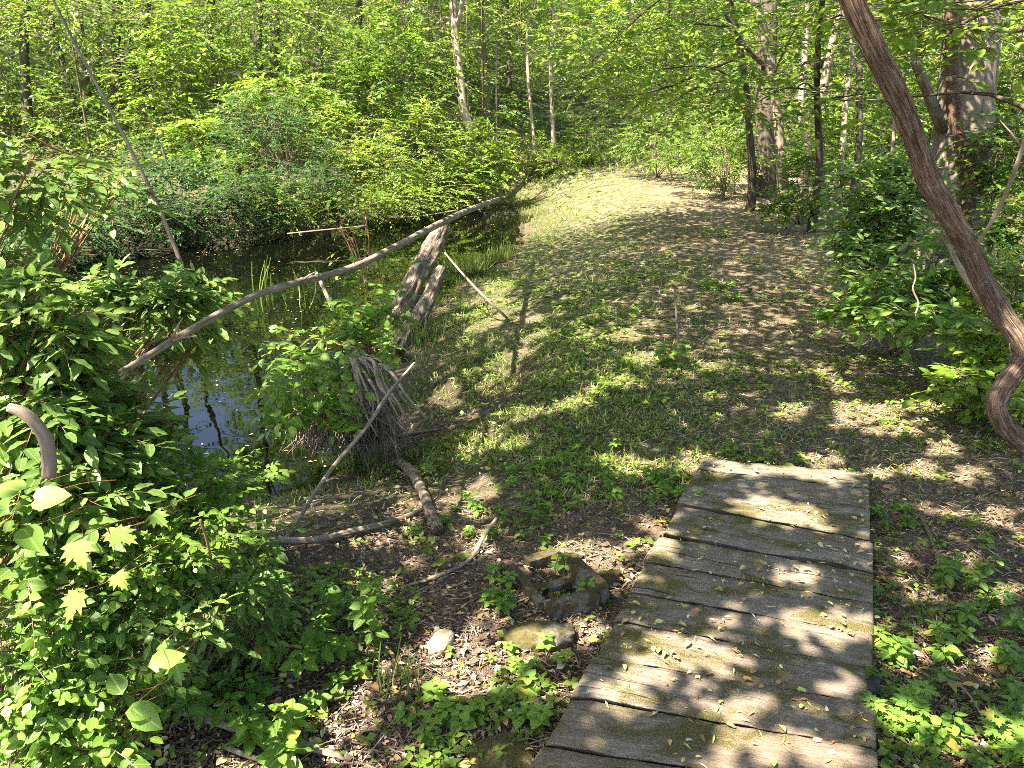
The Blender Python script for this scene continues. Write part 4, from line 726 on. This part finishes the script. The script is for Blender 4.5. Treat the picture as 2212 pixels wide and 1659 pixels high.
shrub('thicket with larger dark leaves under the tall right shrub', [pb(1960, 620, 5.6, 110, 50, 50), pb(2040, 560, 5.6, 70, 70, 36), pb(2010, 690, 5.0, 110, 30, 40), pb(1880, 660, 5.6, 60, 26, 22)], 'herb', LEAFM, .10, .3, 7, shell=.2)
shrub('bright sunlit bush at the right edge behind the thick vine', [pb(2180, 610, 5.2, 70, 80, 60), pb(2190, 780, 4.5, 60, 90, 56), pb(2120, 760, 4.6, 50, 60, 30), pb(2200, 880, 4.2, 50, 50, 26), pb(2090, 830, 4.4, 60, 35, 30)], 'bright', LEAFM, .075, .24, 8, shell=.2)
shrub('dark green growth right of the big grey tree', [pb(2170, 330, 8, 70, 90, 90), pb(2180, 480, 7.5, 60, 60, 60), pb(2190, 200, 9, 50, 80, 50)], 'mid', DIA, .085, .4)
shrub('young tree with feathery leaves above the big dark bush', [pb(600, 190, 17, 90, 30, 50), pb(660, 230, 17, 80, 30, 46), pb(540, 210, 17.4, 60, 26, 26)], 'bright', DIA, .12, .6, 15)
shrub('leafy sapling with round pale leaves behind the yellow green bush', [pb(780, 190, 18, 80, 60, 80), pb(840, 120, 18.5, 80, 50, 60)], 'mid', DIAW, .12, .6)
shrub('maple sapling with big leaves at the foot of the forked trunk', [pb(350, 180, 18, 80, 60, 60), pb(420, 90, 18.5, 100, 60, 70), pb(440, 300, 17, 70, 50, 60)], 'bright', DIAW, .15, .7, 11)

# ------------------------------------------------------------------ the wood on the hill, read as one mass
wl = MB(); wt = MB(); n = 0
for k in range(1900):
    y = 19+56*rng.random()**1.25; x = rng.uniform(-1, 1)*(.72*y+5); z = float(hgt(x, y))
    if pond_sd(x, y) < 1.2 or (y < 25 and 0 < x < 6.5): continue
    tall = rng.random()
    if y > 24 and vn(x*.35+tall*2, y*.2+tall*3, 88) < .38: continue
    s = (.8+1.1*rng.random())*(1+y/60); zc = z+(.4+8.5*tall**1.25)*(1 if y < 45 else 1.4)
    if y < 22: zc = min(zc, z+3.2)
    m = int(24+18*rng.random()); c = np.array([x, y, zc])
    if skygap(c+[0, 0, .5]): continue
    P, d = inblob(c, (s, s, s*(.35+.35*rng.random())), m, .3)
    D_ = d+rng.normal(0, .5, (m, 3)); D_[:, 2] = D_[:, 2]*.25
    lsz = (.10+.07*rng.random())*(1+max(0, y-30)/60); b0 = rng.random()
    sprays(wl, wt if y < 40 else None, P, D_, .75*(1+y/80), 12, lsz, DIA if rng.random() < .6 else DIAW, tw=.006, flat=.42, rnd=np.clip(b0*.7+.3*rng.random(m), 0, 1), lm=0 if rng.random() < (.5 if y < 30 else .25) else 1)  # darker leaf tone favoured farther back, painting deeper shade into the wood
    if rng.random() < .14: prisms(wt, np.array([[x, y, z-.1]]), c[None], .03+.03*rng.random(), .015)
for k in range(620):  # high crowns above the frame, added to shade the hillside
    y = 20+50*rng.random(); x = rng.uniform(-1, 1)*(.75*y+6); z = float(hgt(x, y)); s = 1.5+1.5*rng.random(); m = 46; c = np.array([x, y, z+7.5+4.5*rng.random()])
    if skygap(c) or pond_sd(x, y) < .5 or rng.random() > .35+.9*fb(x*.12, y*.12, 77, 2): continue
    P, d = inblob(c, (s, s, s*.4), m, .2); D_ = d+rng.normal(0, .5, (m, 3)); D_[:, 2] *= .3; sprays(wl, None, P, D_, 1.0, 11, .19, DIAW, flat=.4, lm=1)
# weeds and saplings carpeting the slope, in the darker leaf tone for shaded gaps
m = 9500; y = 18.5+50*rng.random(m)**1.3; x = rng.uniform(-1, 1, m)*(.72*y+4); z = hgt(x, y); ok = (pond_sd(x, y) > .3) & ~((y < 24.5) & (x > -.8) & (x < 6.6)); P = np.stack([x, y, z+.1*rng.random(m)], -1)[ok]; m = len(P)
sprays(wl, None, P, rng.normal(0, .6, (m, 3))+[0, 0, .6], .6+.5*rng.random(m), 10, .10*(1+P[:, 1]/80), DIAW, flat=.5, lm=1)
# right hand woods beside the path
for k in range(170):
    y = rng.uniform(6.5, 26); x = 3.7+.22*y+rng.random()**.7*13; z = float(hgt(x, y)); c = np.array([x, y, z+.3+4.5*rng.random()**1.2]); px_, py_, dp_ = proj(c[None])
    if px_[0] > 2330: continue
    if x < 5.2+.22*y: c[2] = z+.35*rng.random()
    s = .5+.6*rng.random(); m = 26; P, d = inblob(c, (s, s, s*.5), m, .2); D_ = d+rng.normal(0, .5, (m, 3)); D_[:, 2] *= .3
    sprays(wl, wt, P, D_, .5, 12, .085, DIA, tw=.004, flat=.42, lm=1)
    if k % 3 == 0: prisms(wt, np.array([[x, y, z-.1]]), c[None]+[0, 0, 1.5], .03, .02)
tag(wl.build('woodland_foliage', [M['bright'], M['mid']]), 'sunlit green foliage of the wood covering the hillside', 'woodland', kind='stuff')
tag(wt.build('woodland_twigs', M['twig']), 'stems and twigs inside the hillside wood', 'woodland', kind='stuff')

# ------------------------------------------------------------------ unseen high crowns, their gaps shaped so sun flecks fall on the listed spots
spots = [(1010,600,60,42),(1040,560,40,20),(890,745,42,32),(1708,1116,80,18),(1650,1095,60,16),(1600,1010,60,10),(1690,1012,55,10),(1800,1022,50,12),(1535,1423,60,36),(1490,1400,60,25),(1555,1336,22,15),(1708,1336,42,16),(1825,1366,74,22),(1870,1340,30,30),(1818,1483,35,18),(1522,1516,34,22),(1642,1513,38,20),(1612,1580,28,24),(1775,1626,88,30),(1840,1650,40,24),(1575,1655,70,22),(1975,1390,50,22),(1952,1550,42,30),(2042,1573,36,26),(2168,1583,50,25),(2110,1400,34,20),(1708,1240,20,12),
 (1337,1533,45,24),(1354,1473,42,20),(1420,1440,66,30),(1437,1390,50,20),(948,1388,36,34),(963,1456,42,40),(930,1425,26,14),(1077,1406,28,28),(1163,1370,42,22),(1170,1466,30,20),(1180,1196,30,20),(1287,1190,52,20),(1240,1170,40,14),(1023,1176,22,14),(1027,1136,32,16),(1030,1310,24,16),(1430,1170,20,32),(1400,1110,20,14),(1353,1162,24,14),(1263,1336,22,16),(1363,1232,20,16),
 (1087,603,22,6),(984,633,30,10),(1113,631,38,7),(1127,676,40,12),(1037,703,36,14),(1090,708,30,8),(1030,756,54,20),(1057,733,30,10),(1003,886,44,32),(1107,850,30,14),(1093,923,22,18),(975,912,30,12),(1230,846,36,13),(1190,855,20,8),(1330,813,46,13),(1283,826,26,8),(1250,700,32,16),(1343,713,40,11),(1383,686,38,7),(1380,760,38,14),(1023,1030,32,20),(977,1063,28,14),(1010,1083,22,12),(1357,993,48,13),(1330,970,26,10),(1467,976,20,12),(1493,973,34,20),
 (1521,776,28,9),(1685,676,22,6),(1775,783,26,7),(1535,836,20,8),(1812,820,30,9),(1702,873,30,14),(1832,873,34,20),(1912,876,36,14),(1998,863,36,12),(1948,913,40,10),(2038,950,36,10),(1765,976,30,10),(1835,895,28,10),(1992,990,26,12),(1485,650,14,6),(2030,805,24,8),(1900,1000,24,12),(2090,1010,30,12),(2140,1100,30,14),(1930,1180,22,14),(2080,1180,24,12),(2150,1260,34,20),(1990,1260,18,14),(2080,880,30,12)]
spots = np.array(spots, float)
ctrees = [('unseen tall tree left of the pond with crown gaps shaped for sun flecks', (-6.5, 1.0)), ('unseen tall tree behind the viewer on the left with crown gaps shaped for sun flecks', (-4.0, -4.5)), ('unseen tall tree behind the viewer on the right with crown gaps shaped for sun flecks', (2.2, -3.2))]
HL = 0; groups = [MB(), MB(), MB()]; tws = [MB(), MB(), MB()]
N = 430000
sx_ = rng.uniform(-7, 8, N); sy_ = -.5+20.5*rng.random(N)**1.25; hz = 3.7+1.7*rng.random(N)+np.maximum(0, sy_-8)*.16
S = np.stack([sx_, sy_, np.zeros(N)], -1); px, py, dp = proj(S)
keep = np.ones(N, bool)
ls0 = (.072+.03*rng.random(N))**1.0; rp = np.where(sy_ < 4.5, .055, .035)*F/np.maximum(dp, .5)
for (a, b, rx, ry) in spots:
    keep &= (((px-a)/(rx*.92+rp))**2+((py-b)/(ry*.92+rp*.45))**2) > 1  # drop leaves whose shadow would cover a wanted sun fleck
fl = fb(sx_*1.1+3, sy_*.8, 31, 3)
dens = np.full(N, 1.0)
far = sm((500-py)/60)*(dp > 5)                                 # the far path lies mostly in the sun
dens = np.where(far > 0, np.clip(dens*(1-far)+far*np.where(fb(sx_*.7, sy_*.55, 17, 3) > .68, .8, .02), 0, 1), dens)
shr = np.maximum(sm((880-px)/220)*sm((py-250)/200)*(py < 900), sm((-.18-sx_)/.4)*sm((3.9-sy_)/.6))
dens = np.where(shr > 0, dens*(1-shr)+shr*np.where(fb(sx_*1.6, sy_*1.6, 23, 3) > .60, .4, .006), dens)
edge = sm((sy_-15)/4); dens *= (1-edge)
edge = sm((px-2100)/250)*sm((1300-py)/300); dens *= (1-edge*.7)
keep &= rng.random(N) < dens*np.where(sy_ < 5, .95, .55)
# a fringe of tiny random gaps
keep &= ~((fb(sx_*4.5, sy_*4.5, 41, 2) > .77) & (rng.random(N) < .9))
P = S+SD[None]/SD[2]*hz[:, None]; P = P[keep]; ls0 = ls0[keep]
pxx, pyy, dpp = proj(P); vis = (dpp > 0) & (pxx > -150) & (pxx < 2360) & (pyy > -60); P = P[~vis]; ls0 = ls0[~vis]
tc = np.array([c for _, c in ctrees]); own = np.argmin(((P[:, None, :2]-tc[None])**2).sum(-1), 1)
for k, (lb, (tx, ty)) in enumerate(ctrees):
    q = P[own == k]; n = len(q)
    if n == 0: continue
    tz = float(hgt(tx, ty)); o = thing('tree', lb, 'tree', (tx, ty, tz)); al = MB(); ab = MB()
    leaves(al, DIAW, q, rng.normal(0, 1, (n, 3))*[1, 1, .3], SD[None]*.7+np.array([[0, 0, .5]])+rng.normal(0, .3, (n, 3)), ls0[own == k])
    tube(ab, [(tx, ty, tz-.1), (tx+.1, ty, 2.5), (tx-.1, ty+.2, 5), (tx, ty+.1, 8.5)], [.24, .19, .15, .04], 14, .12, k, True, 0, .5, 5)
    for j in range(26):
        e = q[rng.integers(0, n)]; s0 = np.array([tx, ty+.1, 3.4+rng.random()*3]); mid = (s0+e)/2+[0, 0, .5]
        tube(ab, [s0, mid, e], [.06, .03, .008], 6, .1, j, False, 0, .5, 4); nb = q[rng.integers(0, n, 60)]; nb = nb[np.linalg.norm(nb-e, axis=1) < 2.2]
        prisms(ab, np.repeat(((mid+e)/2)[None], len(nb), 0), nb, .006, .002)
    ab.build('trunk', M['bark_dark'], o); al.build('crown', M['canopy'], o)
print('canopy leaves', len(P))

# ------------------------------------------------------------------ ground cover, litter, straw, grass: what nobody could count
def sample(n, y0=1.0, y1=24., pw=2.0):                        # positions inside the view, denser near the viewer
    u = rng.random(n); y = (y0**(1-pw)+(y1**(1-pw)-y0**(1-pw))*u)**(1/(1-pw)); x = rng.uniform(-1, 1, n)*(.72*y+.5); return x, y
_b1 = on(735, 1130, -.3); _b2 = on(1090, 1370, -.12)
def bare(x, y):
    j = (fb(x*4, y*4, 91, 2)-.5)*.7
    return np.maximum(1-sm((np.hypot((x-_b1[0])/.95, (y-_b1[1])/.85)+j-.75)/.3), .85*(1-sm((np.hypot((x-_b2[0])/.75, (y-_b2[1])/.75)+j-.7)/.4)))
def lay(n, y1=24., pw=2.):
    x, y = sample(n, 1.0, y1, pw); z = hgt(x, y); d = pond_sd(x, y); return x, y, z, d
def wood_edge(x, y): return sm((x-(2.3+.22*y))/.9)
# dark litter
x, y, z, d = lay(150000); ok = (d > .05) & ~on_deck(x, y, .0) & ~((y > 21) & (rng.random(len(x)) < .6)); ok &= rng.random(len(x)) < 1-.8*np.clip(bare(x, y)*(y > 3.2), 0, 1)
P = np.stack([x, y, z+.004+.012*rng.random(len(x))], -1)[ok]; n = len(P); th = rng.random(n)*2*pi
lt = MB(); h = n//2
leaves(lt, DIA, P[:h], np.stack([np.cos(th), np.sin(th), rng.normal(0, .25, n)], -1)[:h], np.array([[0, 0, 1.]])+rng.normal(0, .35, (h, 3)), (.008+.022*rng.random(h)**2.5)*(1+P[:h, 1]*.09), rng.random(h)**1.3)
sc_ = (1+P[:, 1]*.10); leaves(lt, diamond(.045, .01), P[h:], np.stack([np.cos(th), np.sin(th), rng.normal(0, .12, n)], -1)[h:], np.array([[0, 0, 1.]])+rng.normal(0, .3, (n-h, 3)), (.018+.05*rng.random(n-h)**3)*sc_[h:], rng.random(n-h)**1.1)
tag(lt.build('leaf_litter', M['litter']), 'brown leaf litter and bark bits strewn over the soil', 'leaf litter', kind='stuff')
# mown straw
x, y, z, d = lay(190000, 24, 1.5); mw = sm((d-.3)/.8)*(1-wood_edge(x, y))*sm((y-2.4)/2)*(.25+.35*sm((x-.3)/1.5)+sm((y-9)/4)); ok = (rng.random(len(x)) < mw) & ~on_deck(x, y, .02)
P = np.stack([x, y, z+.006+.015*rng.random(len(x))], -1)[ok]; n = len(P); th = rng.normal(.15, .75, n); st = MB()
leaves(st, diamond(.03, .0), P, np.stack([np.cos(th), np.sin(th), rng.normal(0, .12, n)], -1), np.array([[0, 0, 1.]])+rng.normal(0, .2, (n, 3)), (.022+.05*rng.random(n))*(1+P[:, 1]*.06))
tag(st.build('cut_grass', M['straw']), 'dry cut grass and stems lying on the mown path', 'straw', kind='stuff')
# small leaved ground cover
x, y, z, d = lay(170000, 27, 1.6)
gpat = fb(x*1.5, y*1.2, 51, 3); gf = fb(x*6, y*6, 52, 2)
lefty = 1-sm((x-(.1+.10*y))/1.6)
den = sm((d-.15)/.5)*(.10+.62*lefty*sm((gpat-.35)/.2)+.38*sm((gpat-.45)/.12))*(.35+.9*sm((gf-.4)/.2))
den = den*(1-.93*bare(x, y))*np.where(y < 3.4, np.where(x > .8, .30, .4), .72); den = np.maximum(den, wood_edge(x, y)*.85*sm((y-3.2)/1)); den = np.where(y > 10, den*(.3+.7*wood_edge(x, y)+.25*lefty), den); den = np.where((y > 19.5), .8, den)
den = np.where((d < 1.3) & (y < 5.) & (x < .25), den*.25, den)
ok = (rng.random(len(x)) < den*(.55+.45*sm((y-4)/3))) & (d > .12) & ~on_deck(x, y, -.01); x, y, z = x[ok], y[ok], z[ok]; n = len(x)
gc = MB(); k3 = 3; P = np.repeat(np.stack([x, y, z+.012+.03*rng.random(n)*(1+wood_edge(x, y)*4)], -1), k3, 0); th = np.repeat(rng.random(n)*6.28, k3)+np.tile(np.arange(k3)*2.1, n)+rng.normal(0, .3, n*k3)
leaves(gc, DIAW, P, np.stack([np.cos(th), np.sin(th), rng.normal(.05, .25, n*k3)], -1), np.array([[0, 0, 1.]])+rng.normal(0, .35, (n*k3, 3)), np.repeat((.012+.022*rng.random(n)**1.5)*(1+y*.08), k3), np.clip(np.repeat(rng.random(n), k3)*.8+.2*rng.random(n*k3), 0, 1))
tag(gc.build('ground_cover', M['cover']), 'small leaved creeping ground cover over the path and its edges', 'ground cover', kind='stuff')
# grass
x, y, z, d = lay(300000, 27, 1.45); gp = fb(x*.9, y*.8, 61, 3); cl = fb(x*5, y*5, 62, 2)
den = sm((d-.02)/.2)*((1-sm((x-(-.1+.12*y))/1.3))*sm((gp-.36)/.15)*(.38+.7*sm((cl-.42)/.2))*(1-.6*sm((y-9)/5))+.07)*sm((y-2.9)/.8)*(1-.9*bare(x, y)); den = np.maximum(den, sm((y-19)/1.5)*.8); den = np.maximum(den, (1-sm((d-.6)/.5))*sm((y-4.8)/1)*.8*sm((x+1.6)/.5))
ok = (rng.random(len(x)) < den) & (d > .0) & ~on_deck(x, y); x, y, z = x[ok], y[ok], z[ok]; n = len(x); P = np.stack([x, y, z], -1)
gb = MB(); leaves(gb, diamond(.075, 0), P, np.stack([rng.normal(0, .6, n), rng.normal(0, .6, n), .35+.7*rng.random(n)], -1), rng.normal(0, 1, (n, 3)), (.024+.030*rng.random(n))*(1+y*.07)+sm((y-19)/2)*.12)
tag(gb.build('grass', M['grass']), 'short patchy grass on the pond side of the path', 'grass', kind='stuff')
# twigs on the soil
x, y, z, d = lay(2600, 14, 1.9); ok = (d > .1) & ~on_deck(x, y, .05); P = np.stack([x, y, z+.008], -1)[ok]; n = len(P); th = rng.normal(.2, .8, n); l = .05+.16*rng.random(n)**2; q = MB(); e = P+np.stack([np.cos(th)*l, np.sin(th)*l, 0*l], -1); e[:, 2] = hgt(e[:, 0], e[:, 1])+.012
mm = (P+e)/2+rng.normal(0, .008, (n, 3))+[0, 0, .006]; prisms(q, P, mm, .0022, .002); prisms(q, mm, e, .002, .001)
tag(q.build('fallen_twigs', M['twig']), 'small fallen twigs scattered over the soil', 'twigs', kind='stuff')
# leaves and catkins lying on the deck and around it
n = 1500; q = MB(); s = rng.random(n); t_ = rng.random(n)*1.25; P = (L0+(L1-L0)*t_[:, None])*(1-s[:, None])+(R0+(R1-R0)*t_[:, None])*s[:, None]; P[:, 2] = .008+.006*rng.random(n); th = rng.random(n)*6.28
cls = fb(P[:, 0]*4, P[:, 1]*4, 71, 2) > .42; P = P[cls]; th = th[cls]; n = len(P); big = rng.random(n) < .22
leaves(q, leaf_t(4, .25, 1., .03, .12, .25), P[big], np.stack([np.cos(th), np.sin(th), .1+0*th], -1)[big], np.array([[0, 0, 1.]])+rng.normal(0, .3, (big.sum(), 3)), .014+.024*rng.random(big.sum())**1.5)
leaves(q, diamond(.1, .03), P[~big], np.stack([np.cos(th), np.sin(th), 0*th], -1)[~big], np.array([[0, 0, 1.]])+rng.normal(0, .3, ((~big).sum(), 3)), .006+.03*rng.random((~big).sum())**3)
x, y, z, d = lay(2600, 9, 1.9); ok = (d > .05) & ~on_deck(x, y, .0); P = np.stack([x, y, z+.022], -1)[ok]; n = len(P); th = rng.random(n)*6.28
leaves(q, leaf_t(4, .26, 1., .03, .12, .25), P, np.stack([np.cos(th), np.sin(th), .1+0*th], -1), np.array([[0, 0, 1.]])+rng.normal(0, .4, (n, 3)), .014+.03*rng.random(n)**2)
tag(q.build('fallen_leaves', M['fallen']), 'yellow and brown fallen leaves scattered on the planks and soil', 'fallen leaves', kind='stuff')
# leaves floating on the pond
x, y = sample(9000, 3, 18, 1.6); d = pond_sd(x, y); ok = (d < -.02) & (rng.random(len(x)) < .12+.8*sm((fb(x*.8, y*.8, 81, 3)-.5)/.15)); n = ok.sum(); P = np.stack([x, y, np.full(len(x), WL+.004)], -1)[ok]; th = rng.random(n)*6.28; q = MB()
leaves(q, diamond(.25, .02), P, np.stack([np.cos(th), np.sin(th), 0*th], -1), np.array([[0, 0, 1.]])+rng.normal(0, .08, (n, 3)), (.015+.02*rng.random(n))*(1+P[:, 1]*.03))
tag(q.build('floating_leaves', M['fallen']), 'small fallen leaves floating on the dark water', 'floating leaves', kind='stuff')
gp_ = {'tree': 'trees standing around the pond and the path', 'shrub': 'shrubs around the pond and the path', 'bush': 'shrubs around the pond and the path', 'rock': 'stones lying beside the footbridge', 'stone': 'stones lying beside the footbridge', 'stick': 'dead sticks on the ground', 'twig': 'small bare twigs', 'log': 'logs by the pond', 'branch': 'fallen branches', 'driftwood': 'driftwood along the far bank', 'grass tuft': 'tufts of grass and sedge', 'weed': 'small weeds near the footbridge', 'seedling': 'seedlings near the footbridge'}
for o in sc.objects:
    if o.parent is None and o.get('category') in gp_ and not o.get('kind'): o['group'] = gp_[o['category']]
print('tris', sum(len(m.polygons) for m in bpy.data.meshes))
